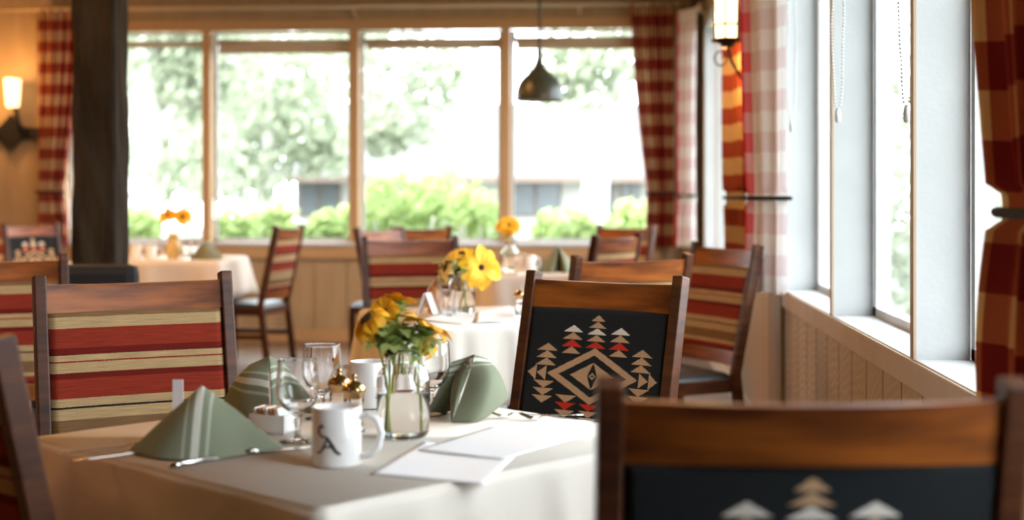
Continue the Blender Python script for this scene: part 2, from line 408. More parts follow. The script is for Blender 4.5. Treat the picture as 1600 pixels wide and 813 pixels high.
# timber column
b = MB()
cx0 = at(112, 6.30); cx1 = at(180, 6.30); wd = cx1.x - cx0.x
b.grid(48, 60, lambda u, v: Vector((0, 0, 0)), None) if False else None
def colf(u, v):
    a = u * 4; k = int(a) % 4; t = a - int(a); e = .012
    P = [(0, 0), (wd, 0), (wd, .20), (0, .20)]; p, q = P[k], P[(k + 1) % 4]
    x = p[0] + (q[0] - p[0]) * t; yv = p[1] + (q[1] - p[1]) * t; z = v * ZC
    cxx, cyy = wd / 2, .1
    n = math.sin(z * 5.1 + k) * .004 + math.sin(z * 13 + x * 40 + yv * 33) * .003 + math.sin(z * 29 + k * 2 + x * 80) * .0016
    cut = -.008 if t < .02 or t > .98 else 0
    l = math.hypot(x - cxx, yv - cyy); s = 1 + (n + cut) / l
    return Vector((cx0.x + cxx + (x - cxx) * s, cx0.y + cyy + (yv - cyy) * s, z))
b = MB(); b.grid(64, 110, colf, None, close_u=True)
struct('trim_2', b, TIMBER, smooth=False)

# ------------------------------------------------------------------ curtain rods, curtains
def rod(label, a, b, axis, brk):
    t = thing('curtain_rod', label, 'curtain rod', (0, 0, 0))
    MB().tube([a, b], .016, 12).obj('rod', mat('cream_rod', (.62, .50, .34), .5), t, True)
    for p in brk:
        q = Vector(p); e = Vector((0, YB - q.y - .002, 0)) if axis == 'x' else Vector((XR - q.x - .002, 0, 0))
        MB().tube([q + Vector((0, 0, -.01)), q + Vector((0, 0, -.05)) + e * .5, q + Vector((0, 0, -.08)) + e * .97], .010, 8).obj('bracket', mat('cream_rod'), t, True)
    return t
zr = zY(9, 700, YB - .12)
rod('long cream curtain rod above the far row of windows', (onY(-60, YB - .12), YB - .12, zr), (onY(1062, YB - .12), YB - .12, zr), 'x',
    [(onY(552, YB - .12), YB - .12, zr), (onY(905, YB - .12), YB - .12, zr), (onY(95, YB - .12), YB - .12, zr)])
rod('cream curtain rod over the near right-hand windows', (.70, 1.0, 2.62), (.70, 6.35, 2.62), 'y', [(.70, 1.2, 2.62), (.70, 3.55, 2.62), (.70, 6.2, 2.62)])
rod('short cream curtain rod at the far right corner of the room', (.712, 10.6, zr - .1), (.712, 11.15, zr - .1), 'y', [(.712, 10.7, zr - .1)])
rod('short cream curtain rod above the wall lantern', (.70, 7.05, 2.45), (.70, 7.75, 2.45), 'y', [(.70, 7.4, 2.45)])
def curtain(label, A, Bt, zt, zb, nf, amp, pull, tie_z, tie_w, group, cloth_w=1.1, bot_w=.8, m=None, strap=True, lin=None):
    """A fixed end, Bt free end at the top; the cloth is drawn towards A at tie_z"""
    A = Vector((*A, 0)); Bt = Vector((*Bt, 0)); D = Bt - A; L = D.length; D.normalize(); Nn = Vector((-D.y, D.x, 0))
    t = thing('curtain', label, 'curtain', (A.x, A.y, zb), 0, group)
    off = Vector((A.x, A.y, zb))
    def wid(z):
        if z > tie_z:
            k = (zt - z) / (zt - tie_z); return 1 - (1 - tie_w) * (k ** 1.7)
        k = (tie_z - z) / max(tie_z - zb, .01); return tie_w + (bot_w - tie_w) * math.sin(min(k * 1.4, 1) * math.pi / 2)
    def f(u, v):
        z = zt + (zb - zt) * v; wz = wid(z); am = amp * (.55 + .45 * math.sin(v * 2.2)) * (.45 if abs(z - tie_z) < .03 else 1)
        ph = u * nf * 2 * math.pi
        o = math.sin(ph + .5 * math.sin(v * 3 + u * 5)) * am + math.sin(ph * .5 + 1) * am * .3
        p = A + D * (u * L * wz + .12 * am * math.sin(ph * 2)) + Nn * o * (.6 + .4 * wz)
        return Vector((p.x, p.y, z + .004 * math.sin(ph) * v)) - off
    b = MB(); b.grid(int(nf * 14), 90, f, lambda u, v: (u * cloth_w, v * (zt - zb)))
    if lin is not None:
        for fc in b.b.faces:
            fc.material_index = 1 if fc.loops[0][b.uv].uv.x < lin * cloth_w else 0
    b.obj('cloth', [m or GING, WASHED], t, True)
    if strap:
        wz = L * wid(tie_z); c = A + D * wz * .5 - off
        pts = []
        for k in range(28):
            a = 2 * math.pi * k / 28
            p = c + D * (wz * .5 + .012) * math.cos(a) + Nn * (amp * .75 + .01) * math.sin(a); pts.append((p.x, p.y, tie_z - zb))
        MB().tube(pts, .009, 8, True).obj('tieback', mat('black_strap', (.008, .008, .008), .9), t, True)
    return t
yc = YB - .12
zl = zY(384, 90, yc)
curtain('checked red curtain on the far wall, between wall lamp and timber post', (onY(58, yc), yc), (onY(125, yc), yc), zr, zl, 5, .045, 0, zY(300, 85, yc), .62, 'red checked curtains', 1.9, .72, GINGS)
curtain('dark red checked curtain at the right end of the far windows', (onY(1053, yc), yc), (onY(986, yc), yc), zr, zY(388, 1030, yc), 4.5, .045, 0, zY(302, 1030, yc), .62, 'red checked curtains', 1.9, .66, GINGS)
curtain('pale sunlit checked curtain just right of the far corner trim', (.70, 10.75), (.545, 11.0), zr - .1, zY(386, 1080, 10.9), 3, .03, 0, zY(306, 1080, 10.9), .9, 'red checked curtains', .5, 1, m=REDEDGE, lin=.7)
curtain('orange-lit checked curtain hanging behind the wall lantern', (.72, 7.15), (.635, 7.60), 2.45, .86, 3, .040, 0, H - 6 * 7.4 / FP, .88, 'red checked curtains', .55, .82)
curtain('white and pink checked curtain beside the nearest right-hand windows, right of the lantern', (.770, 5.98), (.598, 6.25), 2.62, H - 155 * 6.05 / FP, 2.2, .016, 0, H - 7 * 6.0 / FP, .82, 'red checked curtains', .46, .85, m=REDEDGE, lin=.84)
curtain('large near curtain in rust and tan checks at the right edge', (.70, 2.02), (.70, 2.83), 2.62, .80, 5, .045, 0, H - 28 * 2.5 / FP, .62, 'red checked curtains', 1.5, .74, GING_WARM)

# roller blinds of the far windows
bl = [('narrow rolled blind behind the timber post, top of the far window', 62, 70, 103), ('cream roller blind over the second far window', 60, 81, 330), ('cream roller blind over the third far window', 60, 75, 561), ('cream roller blind over the right far window behind the pendant', 59, 77, 797)]
for i, (lab, ya, yb_, pxl) in enumerate(bl):
    a, c = cols[2 * i] + .045, cols[2 * i + 1] - .01
    z1, z0 = zY(ya, 600, YB + .05), zY(yb_, 600, YB + .05)
    t = thing('roller_blind', lab, 'blind', (a, YB + .055, z0), 0, 'roller blinds of the far windows')
    MB().tube([(0, 0, z1 - z0 - .022), (c - a, 0, z1 - z0 - .022)], .022, 14).obj('roll', SHADE, t, True)
    MB().span((0, .018, .0), (c - a, .021, z1 - z0 - .022)).obj('fabric', SHADE, t)
    MB().span((0, .012, -.008), (c - a, .026, .012), .003).obj('bottom_bar', SHADE, t)
    for e in (-.012, c - a + .002): MB().span((e, -.02, z1 - z0 - .05), (e + .010, .025, z1 - z0 + .03)).obj('bracket', WHITEP, t)

# bead chains on right windows
def chain(label, px, Y, py, wdt=.045):
    X = XW0 - .012 if px != 1404 else .80
    z0 = H - (py - HY) * Y / FP
    t = thing('bead_chain', label, 'blind chain', (X, Y, z0), 0, 'blind chains')
    b = MB(); h = ZT - .08 - z0; n = int(h / .011)
    for s in (-1, 1):
        for k in range(n):
            v = k / n; xx = s * wdt * .5 * min(1, (v * 6) ** .5) * (1 - .35 * v) + .003 * math.sin(v * 20 + s)
            bmesh.ops.create_icosphere(b.b, subdivisions=1, radius=.0042, matrix=Matrix.Translation((xx * .7, -xx * 1.0, v * h)))
    o = b.obj('beads', WHITEP, t, True); o['kind'] = 'stuff'
    MB().lathe([(.001, -.045), (.008, -.042), (.010, -.02), (.006, .0), (.001, .003)], seg=12).obj('weight', WHITEP, t, True)
chain('white bead chain in front of the middle white window post', 1305, 4.62, 172)
chain('white bead chain close to the near window post, against the glass', 1404, 3.80, 168)
chain('faint white bead chain next to the white checked curtain', 1228, 5.75, 190)

# ------------------------------------------------------------------ lamps
def lamp_point(name, loc, e, col, r=.05, parent=None):
    l = bpy.data.lights.new(name, 'POINT'); l.energy = e; l.color = col; l.shadow_soft_size = r
    o = bpy.data.objects.new(name, l); COL.objects.link(o); o.location = loc
    if parent: o.parent = parent
    return o
WARM = (1, .50, .16)
# wall lantern on the pier
p = at(1136, 6.75, 62); p.x -= .0
t = thing('wall_lantern', 'glowing iron wall lantern with arched bracket in front of the orange-lit curtain', 'lamp', p)
MB().lathe([(.052, 0), (.058, .22)], seg=20).obj('glass_cylinder', GLOW, t, True)
b = MB()
for k in range(6):
    a = k * math.pi / 3 + .3; b.tube([(.062 * math.cos(a), .062 * math.sin(a), -.01), (.066 * math.cos(a), .066 * math.sin(a), .24)], .0045, 6)
for z in (.0, .07, .235): b.tube([(.064 * math.cos(x / 20 * 2 * math.pi), .064 * math.sin(x / 20 * 2 * math.pi), z) for x in range(20)], .005, 6, True)
b.obj('cage', IRON, t, True)
MB().lathe([(.001, -.04), (.03, -.038), (.035, -.022), (.074, -.012), (.078, 0), (.05, .002)], seg=24).obj('base', IRON, t, True)
MB().lathe([(.08, .235), (.07, .26), (.02, .32), (.001, .34)], seg=24).obj('cap', IRON, t, True)
hx = XR - p.x
MB().tube([(.0, 0, -.03), (.02, 0, -.10), (hx * .45, .02, -.22), (hx * .8, .03, -.27), (hx - .005, .03, -.24)], .007, 8).obj('scroll_bracket', IRON, t, True)
MB().tube([(0, 0, .32), (.0, 0, .40), (hx * .5, 0, .44), (hx - .004, .01, .44)], .008, 8).obj('arm', IRON, t, True)
MB().tube([(-.03 + .03 * math.cos(a), 0, -.09 + .035 * math.sin(a)) for a in [k * math.pi / 8 for k in range(16)]], .004, 6, True).obj('ring', IRON, t, True)
MB().span((hx - .015, -.03, .34), (hx - .001, .05, .54), .004).obj('backplate', IRON, t)
lamp_point('lantern_light', (p.x - .1, p.y + .14, p.z + .1), 14, WARM, .05)
lamp_point('lantern_light', (p.x - .02, p.y + .2, p.z - .1), 9, WARM, .03)
# small second lantern glass behind (far lantern seen at its left edge)
# sconce on the far wall
ps = Vector((onY(19, YB - .05), YB - .05, zY(207, 19, YB - .05)))
t = thing('wall_sconce', 'iron wall sconce with diamond plate and glowing glass at left edge', 'lamp', (ps.x, YB - .02, ps.z))
k_ = 11.65 / FP
MB().span((-.35, -.05, -.055), (42 * k_, -.02, .04), .004).obj('bar', IRON, t)
MB().prism([(-27 * k_, 0), (0, -28 * k_), (27 * k_, 0), (0, 28 * k_)], .02, .06, Matrix.Rotation(R(90), 4, 'X')).obj('diamond_plate', IRON, t)
ax = 18 * k_
MB().tube([(ax, -.06, .0), (ax + .005, -.12, .02), (ax + .005, -.15, .10), (ax - .01, -.16, .19), (ax - .03, -.16, .21)], .019, 10).obj('arm', IRON, t, True)
MB().lathe([(.045, .20), (.052, .225), (.066, .43), (.063, .43), (.048, .23)], (ax - .035, -.16, 0), 16, Matrix.Rotation(R(40), 3, 'Z') if 0 else None).obj('glass_shade', GLOW2, t)
lamp_point('sconce_light', (ps.x + ax - .1, YB - .42, ps.z + .42), 30, WARM, .08)
# no second lamp here; the wall glow comes from the sconce light
# pendant
d = 8.5; pc = at(843, d, 158); s = d / FP
t = thing('pendant_lamp', 'dark olive dome pendant lamp hanging before the right far window', 'lamp', pc)
pr = [(37, 0), (37.5, 4), (37, 12), (35, 21), (31, 30), (24.5, 38), (16, 45), (9.5, 52), (6, 60), (4.5, 70), (5, 78), (3, 82)]
MB().lathe([(r * s, z * s) for r, z in pr] + [(.5 * s, 84 * s)], seg=40).obj('lamp_shade', OLIVE, t, True)
MB().lathe([(36.5 * s, .002), (35 * s, 12 * s), (24 * s, 33 * s), (.01, 42 * s)], seg=40).obj('shade_lining', mat('grey_enamel', (.45, .42, .36), .4), t, True)
MB().tube([(0, 0, 82 * s), (0, 0, ZC - pc.z)], .007, 8).obj('cord', IRON, t, True)
MB().ball((0, 0, 15 * s), .03, 2).obj('bulb', CERAM, t, True)
# unseen ceiling lamps added for the warm light on the left (above the frame)
for i, (x, y, e) in enumerate([(-3.6, 2.2, 18), (-3.6, 5.6, 80), (-3.9, 9.0, 50), (-1.7, 7.6, 34), (-1.9, 4.2, 9), (-.6, 9.6, 18), (-2.2, .2, 3)]):
    t = thing('added_ceiling_lamp', 'round ceiling lamp added out of view for warm light', 'lamp', (x, y, ZC - .002), 0, 'added ceiling lamps')
    MB().lathe([(.13, 0), (.13, -.03), (.11, -.04), (.11, -.01)], seg=24).obj('rim', IRON, t, True)
    l = bpy.data.lights.new('added_ceiling_light', 'AREA'); l.shape = 'DISK'; l.size = .22; l.energy = e * 1.25; l.color = WARM
    o = bpy.data.objects.new('added_ceiling_light', l); COL.objects.link(o); o.location = (x, y, ZC - .05)

# ------------------------------------------------------------------ chairs
W2 = .2375; LE = .12; ZTOP = .99; ZSEAT = .455
def yb(z): # lean of the back
    return -LE * max(0, (z - .45) / (ZTOP - .45))
def pat(x, y): # 0 black 1 tan 2 white 3 red ; metres from pad centre
    ax, ay = abs(x) * 1000, abs(y) * 1000
    q = ax / 145 + ay / 75
    if q < 1:
        if ax / 108 + ay / 56 > 1: return 1
        if ax / 71 + ay / 36 > 1: return 0
        if ax / 6 + ay / 4 < 1: return 0
        if ax / 12 + ay / 9 < 1: return 1
        if ax / 16 + ay / 36 < 1: return 0
        return 1
    def tri(cx, y0, h, hw): # widening towards the centre line
        t = (y0 + h - ay) / h
        return 0 <= t <= 1 and abs(ax - cx) < hw * t
    for i, (c, hw) in enumerate([(3, 33), (1, 31), (2, 32), (1, 29), (1, 24)]):
        if tri(0, 75 + i * 17.8, 17.8, hw): return c
    for i, c in enumerate([1, 3, 1, 2]):
        if tri(76, 56 + i * 19.5, 19.5, 32): return c
    for i in range(3):
        if tri(152, 21 + i * 20, 20, 33): return 1
    if ay < 20:
        if 148 < ax < 178 and ay < 20 * (178 - ax) / 30: return 1
        if 181 < ax < 207 and ay < 20 * (207 - ax) / 26: return 1
    return 0
def make_pad(kind):
    zp0, zp1 = .535, .893; hw = W2 - .0175; b = MB()
    def f(u, v, side):
        x = -hw + 2 * hw * u; z = zp0 + (zp1 - zp0) * v
        e = min(u, 1 - u) * 2 * hw; e2 = min(v, 1 - v) * (zp1 - zp0)
        r = .014; th = .017
        k = 1 - max(0, 1 - min(e, e2) / r) ** 2
        off = (.006 + (th - .006) * math.sqrt(max(k, 0)))
        y = yb(z) + side * off - .010 * (1 - (2 * u - 1) ** 2)
        return Vector((x, y, z))
    nu, nv = (210, 179) if kind == 'pattern' else (44, 36)
    for side in (1, -1):
        uvf = (lambda u, v: (u * .44, 1 - v))
        mi = (lambda u, v: pat((u - .5) * 2 * hw, (v - .5) * .358)) if kind == 'pattern' else None
        b.grid(nu, nv, (lambda u, v, s=side: f(u if s < 0 else 1 - u, v, s)), uvf, mi)
    # rim joining the two faces
    n = 24
    for q in range(4):
        def g(u, v, q=q):
            uu, vv = ((u, 1), (1, u), (u, 0), (0, u))[q]
            return f(uu, vv, -1).lerp(f(uu, vv, 1), v)
        b.grid(n, 1, g, lambda u, v, q=q: ((u, 0), (0, 1 - u), (u, .99), (0, 1 - u))[q])
    bmesh.ops.recalc_face_normals(b.b, faces=b.b.faces)
    return b.mesh('back_pad', [BLACKW, TANW, WHITEW, REDW] if kind == 'pattern' else [STRIPE], True)
CM = {}
def cm(name, fn):
    if name not in CM: CM[name] = fn()
    return CM[name]
def make_chair(kind, label, group='dining chairs'):
    t = thing('dining_chair', label, 'chair', group=group)
    for s in (-1, 1):
        def post():
            b = MB(); x = s * W2
            for p, q, d0 in (((x, 0, .44), (x, -LE, ZTOP), 0), ((x, -.055, 0), (x, 0, .452), 0)):
                b.beam(p, q, .031, .042, bev=.004)
            return b.mesh('back_post', WOOD)
        link('back_post', cm('post%d' % s, post), t)
        def leg():
            return MB().beam((s * (W2 - .02), .40, 0), (s * (W2 - .02), .40, .39), .036, .036, bev=.004).mesh('front_leg', WOOD)
        link('front_leg', cm('leg%d' % s, leg), t)
        def st():
            return MB().span((s * (W2 - .018) - .010, -.02, .20), (s * (W2 - .018) + .010, .39, .235), .003).mesh('stretcher', WOOD)
        link('stretcher', cm('st%d' % s, st), t)
    def rail(z0, z1, th):
        def fn():
            b = MB(); n = 16; hw = W2 - .014
            for side in (1, -1):
                b.grid(n, 6, lambda u, v: Vector((-hw + 2 * hw * u, yb(z0 + (z1 - z0) * v) + side * th / 2 - .020 * (1 - (2 * u - 1) ** 2), z0 + (z1 - z0) * v - (.004 * (1 - (2 * u - 1) ** 2) if v > .9 else 0))))
            for vv in (0, 1):
                zz = z0 if vv == 0 else z1
                b.grid(n, 1, lambda u, v: Vector((-hw + 2 * hw * u, yb(zz) + (v - .5) * th - .020 * (1 - (2 * u - 1) ** 2), zz - (.004 * (1 - (2 * u - 1) ** 2) if vv else 0))))
            bmesh.ops.remove_doubles(b.b, verts=b.b.verts, dist=.0002)
            return b.mesh('rail', WOODX, False)
        return fn
    link('top_rail', cm('tr', rail(.892, .968, .024)), t)
    link('lower_rail', cm('lr', rail(.475, .536, .022)), t)
    link('back_pad', cm('pad' + kind, lambda: make_pad(kind)), t)
    link('seat_frame', cm('sf', lambda: MB().span((-W2 + .005, -.015, .365), (W2 - .005, .415, .42), .004).mesh('seat_frame', WOOD)), t)
    def seat():
        b = MB()
        def f(u, v):
            x = (u - .5) * 2; y = (v - .5) * 2; k = (1 - abs(x) ** 5) * (1 - abs(y) ** 5)
            return Vector((x * .222, .205 + y * .218, .42 + .038 * max(k, 0) ** .4))
        b.grid(22, 22, f)
        b.span((-.222, -.013, .415), (.222, .423, .421))
        return b.mesh('seat_cushion', VINYL, True)
    link('seat_cushion', cm('seat', seat), t)
    return t
PRO = {}
def chair(kind, label, px, d, alpha, sx=1.0):
    if kind not in PRO: PRO[kind] = t = make_chair(kind, label)
    else: t = copy_tree(PRO[kind])
    t['label'] = label
    # (px, d) is the point midway between the post tops
    fx, fy = math.sin(R(alpha)), -math.cos(R(alpha))
    xc = (px - 800) / FP * d + LE * fx; yc_ = d + LE * fy
    x, y = c2w(xc, yc_)
    t.location = (x, y, 0); t.rotation_euler = (0, 0, face(alpha)); t.scale = (sx, 1, 1)
    return t
chair('pattern', 'reddish brown chair with black geometric-patterned back, in sharp focus behind the nearest table', 946, 3.875, -36)
chair('pattern', 'blurred foreground chair with orange-brown top rail at the lower right, seen from behind', 1270, 1.65, 180)
chair('pattern', 'far chair with black patterned back shining white, under the wall sconce at left', 46, 10.6, 58)
chair('stripe', 'dark brown chair with red and tan striped back, behind the left napkin', 210, 3.87, 27, 1.06)
chair('stripe', 'striped chair cut off by the left edge, behind the sharp striped chair', -9, 5.05, 25)
chair('stripe', 'dark blurred chair post rising at the lower left corner of the photo', -102, 2.327, 135)
chair('stripe', 'orange-brown chair seen from behind, right behind the black-patterned chair', 990, 5.1, -152)
chair('stripe', 'red striped chair facing us beyond the second table', 640, 7.3, 14)
chair('stripe', 'far chair under the third window, right of the dark-railed one', 661, 9.7, 223)
chair('stripe', 'dark-railed far chair beside the mullion, behind the red striped chair', 592, 9.3, 58)
chair('stripe', 'small orange-lit chair before the right far window', 966, 7.7, 236)
chair('stripe', 'farthest small chair showing only its rail, near the far right curtain', 979, 9.9, -43)
chair('stripe', 'striped chair turned sideways by the right wall beneath the checked curtain', 1135, 6.25, -64)
chair('stripe', 'side-on chair with black seat pulled up to the far left table', 453, 9.9, -103)
chair('stripe', 'dark far chair at the left edge beside the patterned shining chair', -48, 9.9, 40)
# black upholstered chair at the foot of the post
pb = at(132, 5.85)
t = thing('upholstered_chair', 'black upholstered chair with rounded back at the foot of the timber post', 'chair', (pb.x, pb.y, 0), face(180))
BLK = mat('black_upholstery', (.010, .010, .011), .8)
b = MB(); b.span((-.225, -.04, .44), (.225, .05, 1.21 - 110 * 5.85 / FP), .04); b.obj('backrest', BLK, t)
MB().span((-.24, .03, .36), (.24, .46, .47), .03).obj('seat', BLK, t)
for sx in (-.2, .2):
    for sy in (0, .42): MB().span((sx - .018, sy - .018, 0), (sx + .018, sy + .018, .36)).obj('leg', BLK, t)

# ------------------------------------------------------------------ tables
def table(label, clabel, cx, cd_, ang, a, bb, drop=.27, seed=1):
    x, y = c2w(cx, cd_); rz = ang + TH
    t = thing('dining_table', label, 'table', (x, y, 0), rz, 'cloth-covered dining tables')
    hw, hh = a / 2 - .006, bb / 2 - .006
    MB().span((-hw, -hh, .715), (hw, hh, .744), .003).obj('tabletop', WOOD, t)
    MB().span((-.035, -.035, .05), (.035, .035, .715)).obj('pedestal', IRON, t)
    MB().span((-.20, -.03, 0), (.20, .03, .05), .01).span((-.03, -.20, 0), (.03, .20, .05), .01).obj('base', IRON, t)
    # cloth: perimeter parameter with rounded corners
    rnd = random.Random(seed); ph = [rnd.uniform(0, 6.28) for _ in range(8)]
    hw, hh = a / 2, bb / 2; rc = .018; P = []
    for cxx, cyy, a0 in ((hw - rc, -hh + rc, -90), (hw - rc, hh - rc, 0), (-hw + rc, hh - rc, 90), (-hw + rc, -hh + rc, 180)):
        for k in range(7):
            an = R(a0 + k * 15); P.append((cxx + rc * math.cos(an), cyy + rc * math.sin(an), math.cos(an), math.sin(an), 1))
        nxt = a0 + 90; nx, ny = round(math.cos(R(nxt))), round(math.sin(R(nxt)))
        # straight run to the next corner
        e0 = (cxx + rc * nx, cyy + rc * ny)
        sgn = {0: (hw, hh - rc), 90: (-hw + rc, hh), 180: (-hw, -hh + rc), -90: (hw - rc, -hh), 270: (hw - rc, -hh)}[nxt]
        m_ = 44
        for k in range(1, m_):
            q = k / m_; P.append((e0[0] + (sgn[0] - e0[0]) * q, e0[1] + (sgn[1] - e0[1]) * q, nx, ny, 0))
    n = len(P)
    prof = [(-.012, 0), (-.004, .002), (.002, .007), (.004, .014), (.005, .03), (.006, .07), (.007, .12), (.009, .17), (.011, .22), (.013, .27)]
    b = MB(); rows = []
    for o_, dz in prof:
        row = []
        for i, (px_, py_, nx, ny, c) in enumerate(P):
            s_ = i / n * 2 * math.pi
            k = dz / .27
            # distance to the nearest corner in the perimeter direction
            dc = min(math.hypot(abs(px_) - hw, abs(py_) - hh) / .25, 1)
            fold = (math.sin(s_ * 11 + ph[0]) * .5 + math.sin(s_ * 23 + ph[1]) * .35 + math.sin(s_ * 37 + ph[2]) * .2) * .027 * k ** .8
            cf = (1 - dc) ** 1.5 * .045 * k + max(0, math.sin(dc * 7 + ph[3])) * .012 * k * (dc < .9)
            o2 = o_ + max(fold + cf, -.004) + (.006 * k)
            z = .7500 - dz * drop / .27 * (1 + .05 * (1 - dc) ** 2 + .02 * math.sin(s_ * 5 + ph[4]))
            if o_ < 0: row.append(b.b.verts.new((px_ * .985, py_ * .985, z))); continue
            row.append(b.b.verts.new((px_ + nx * o2, py_ + ny * o2, z)))
        rows.append(row)
    for r0, r1 in zip(rows, rows[1:]):
        for i in range(n): b.b.faces.new((r0[i], r0[(i + 1) % n], r1[(i + 1) % n], r1[i]))
    b.b.faces.new(rows[0])
    cl = b.obj('tablecloth', CLOTH, None, True); cl.location = (x, y, 0); cl.rotation_euler = (0, 0, rz)
    tag(cl, clabel, 'tablecloth', 'ivory tablecloths')
    sol = cl.modifiers.new('thick', 'SOLIDIFY'); sol.thickness = .0015; sol.offset = -1
    return t
table('square table hidden beneath the nearest ivory cloth', 'nearest ivory tablecloth with jar, mugs and green napkins on it', -.29, 2.67, R(-44), .885, .885, seed=3)
def cang(f, deg, a, b2): # centre from the front corner
    ux, uy = math.cos(R(deg)), math.sin(R(deg))
    return (f[0] + ux * a / 2 - uy * b2 / 2, f[1] + uy * a / 2 + ux * b2 / 2)
c2 = cang((-.40, 4.80), 14, .62, .86)
table('square table under the second cloth from the camera', 'second ivory tablecloth behind the nearest jar of flowers', c2[0], c2[1], R(14), .62, .86, seed=5)
c3 = cang((-.10, 7.9), 14, .86, .86)
table('square table under the cloth below the pendant lamp', 'small ivory tablecloth below the pendant lamp', c3[0], c3[1], R(14), .86, .86, seed=9)
c4 = (-1.965 - .52, 9.46 + .5)
table('table under the cloth at the far left, behind the timber post', 'bright white tablecloth at the far left by the window', c4[0], c4[1], 0, 1.04, 1.0, seed=11)

# ------------------------------------------------------------------ tableware
def goblet(label, p, rz=0):
    t = PRO.get('gob')
    if t is None:
        t = thing('water_goblet', label, 'glass', group='stemmed water goblets')
        pr = [(.001, .003), (.033, .0015), (.034, .003), (.012, .007), (.0055, .012), (.005, .03), (.008, .038), (.005, .046), (.012, .054), (.028, .066), (.037, .084), (.0395, .104), (.038, .13), (.0366, .150), (.0364, .1522), (.0359, .1532)]
        inn = [(.0355, .1529), (.0352, .1515), (.0354, .149), (.0368, .13), (.0383, .104), (.0355, .085), (.026, .069), (.010, .0585), (.0005, .057)]
        MB().lathe([(.0005, .0012)] + pr[1:] + inn, seg=40).obj('glass', GLASS, t, True)
        PRO['gob'] = t
    else: t = copy_tree(t)
    t['label'] = label; t.location = p; return t
zt_ = .7505
goblet('stemmed water goblet standing left of the front mug', at(465, 2.60, z=zt_))
goblet('stemmed goblet behind the front one, near the gold-topped shakers', at(503, 2.87, z=zt_))
goblet('stemmed goblet half hidden behind the right side of the flower jar', at(674, 2.93, z=zt_))
def A_glyph(radius, zc):
    """the dark swash A on the mug: strokes bent round the cylinder"""
    K = lambda pts: [((x - 430) / 124, (680 - y) / 124) for x, y in pts]
    S = [(K([(408, 616), (402, 607), (390, 606), (380, 618), (376, 635), (384, 652), (402, 662), (428, 668)]), .045),
         (K([(434, 662), (420, 690), (406, 720), (392, 740), (376, 750), (358, 748)]), .038),
         (K([(424, 662), (440, 682), (455, 707), (470, 733), (485, 748), (502, 752)]), .062),
         (K([(396, 724), (425, 714), (458, 717)]), .036)]
    return S, radius, zc
def mug(label, p, rz, logo=None):
    t = thing('coffee_mug', label, 'mug', p, rz, 'white coffee mugs')
    r, h = .0415, .100
    MB().lathe([(.0005, .003), (.034, .003), (.036, 0), (r - .001, .002), (r, .006), (r, h - .002), (r - .0015, h), (r - .004, h - .002), (r - .0045, .01), (.0005, .008)], seg=48).obj('cup', CERAM, t, True)
    MB().tube([(r - .002, 0, .082), (r + .012, 0, .087), (r + .028, 0, .078), (r + .036, 0, .056), (r + .031, 0, .032), (r + .016, 0, .018), (r - .002, 0, .016)], [.006, .0065, .006, .006, .006, .0065, .006], 12, flat=1).obj('handle', CERAM, t, True)
    if logo:
        b = MB(); sc = .039; ang0, zc = logo
        S, _, _ = A_glyph(r, zc)
        for pts, wd_ in S:
            # dense polyline
            Q = []
            for (x1, y1), (x2, y2) in zip(pts, pts[1:]):
                for k in range(6): Q.append((x1 + (x2 - x1) * k / 6, y1 + (y2 - y1) * k / 6))
            Q.append(pts[-1]); pv = []
            for i, (x, y) in enumerate(Q):
                a, c = Q[max(i - 1, 0)], Q[min(i + 1, len(Q) - 1)]; dx, dy = c[0] - a[0], c[1] - a[1]; l = math.hypot(dx, dy) or 1
                nx, ny = -dy / l, dx / l; ww = wd_ * (.6 + .4 * math.sin(math.pi * min(max(i / (len(Q) - 1), .08), .92)))
                pr_ = []
                for sg in (-1, 1):
                    X, Y = (x + nx * ww * 1.25 * sg) * sc, (y + ny * ww * 1.25 * sg) * sc; an = ang0 + X / r
                    pr_.append(b.b.verts.new(((r + .0004) * math.cos(an), (r + .0004) * math.sin(an), zc + Y)))
                pv.append(pr_)
            for a, c in zip(pv, pv[1:]): b.b.faces.new((a[0], c[0], c[1], a[1]))
        b.obj('emblem', INK, t, True)
        b = MB()
        for sx in (-1, 1):
            for k in range(3):
                X = sx * (.022 + k * .0028); an = ang0 + X / r
                a2 = ang0 + (X + .0018) / r; z = zc - .002
                v = [b.b.verts.new(((r + .0003) * math.cos(q), (r + .0003) * math.sin(q), zz)) for q, zz in ((an, z), (a2, z), (a2, z + .0022), (an, z + .0022))]
                b.b.faces.new(v)
        b.obj('small_print', FAINT, t)
    return t
# camera direction angle in the mug frame: handle to the camera's right
def camang(rz): return -math.pi / 2 + TH - rz
rz = R(-8) + TH
mug('white mug with a dark swash letter A, at the front of the nearest table', at(526, 2.387, z=zt_), rz, (camang(rz) + .18 - R(25), .048))
rz = R(172) + TH
mug('plain-looking white mug behind the flower jar, handle to the left', at(577, 3.03, z=zt_), rz, (camang(rz) + .95, .048))
# shakers
def shaker(label, p, h=.112):
    t = PRO.get('shk')
    if t is None:
        t = thing('salt_shaker', label, 'shaker', group='gold-topped shakers')
        MB().lathe([(.0005, 0), (.021, 0), (.022, .004), (.018, .018), (.0185, .03), (.020, .05), (.019, .066), (.0175, .07), (.016, .066), (.017, .05), (.0155, .012), (.0005, .008)], seg=12).obj('glass_body', GLASS, t, True)
        MB().lathe([(.0185, .066), (.0195, .067), (.0195, .076), (.0225, .078), (.0235, .083), (.021, .090), (.012, .097), (.005, .100), (.0035, .104), (.0055, .108), (.004, .112), (.0005, .1135)], seg=28).obj('metal_lid', BRASS, t, True)
        PRO['shk'] = t
    else: t = copy_tree(t)
    t['label'] = label; t.location = p
shaker('gold-topped glass shaker, the right one, behind the front mug', at(553, 2.71, z=zt_))
shaker('gold-topped glass shaker, the left one, behind the front mug', at(530, 2.80, z=zt_))
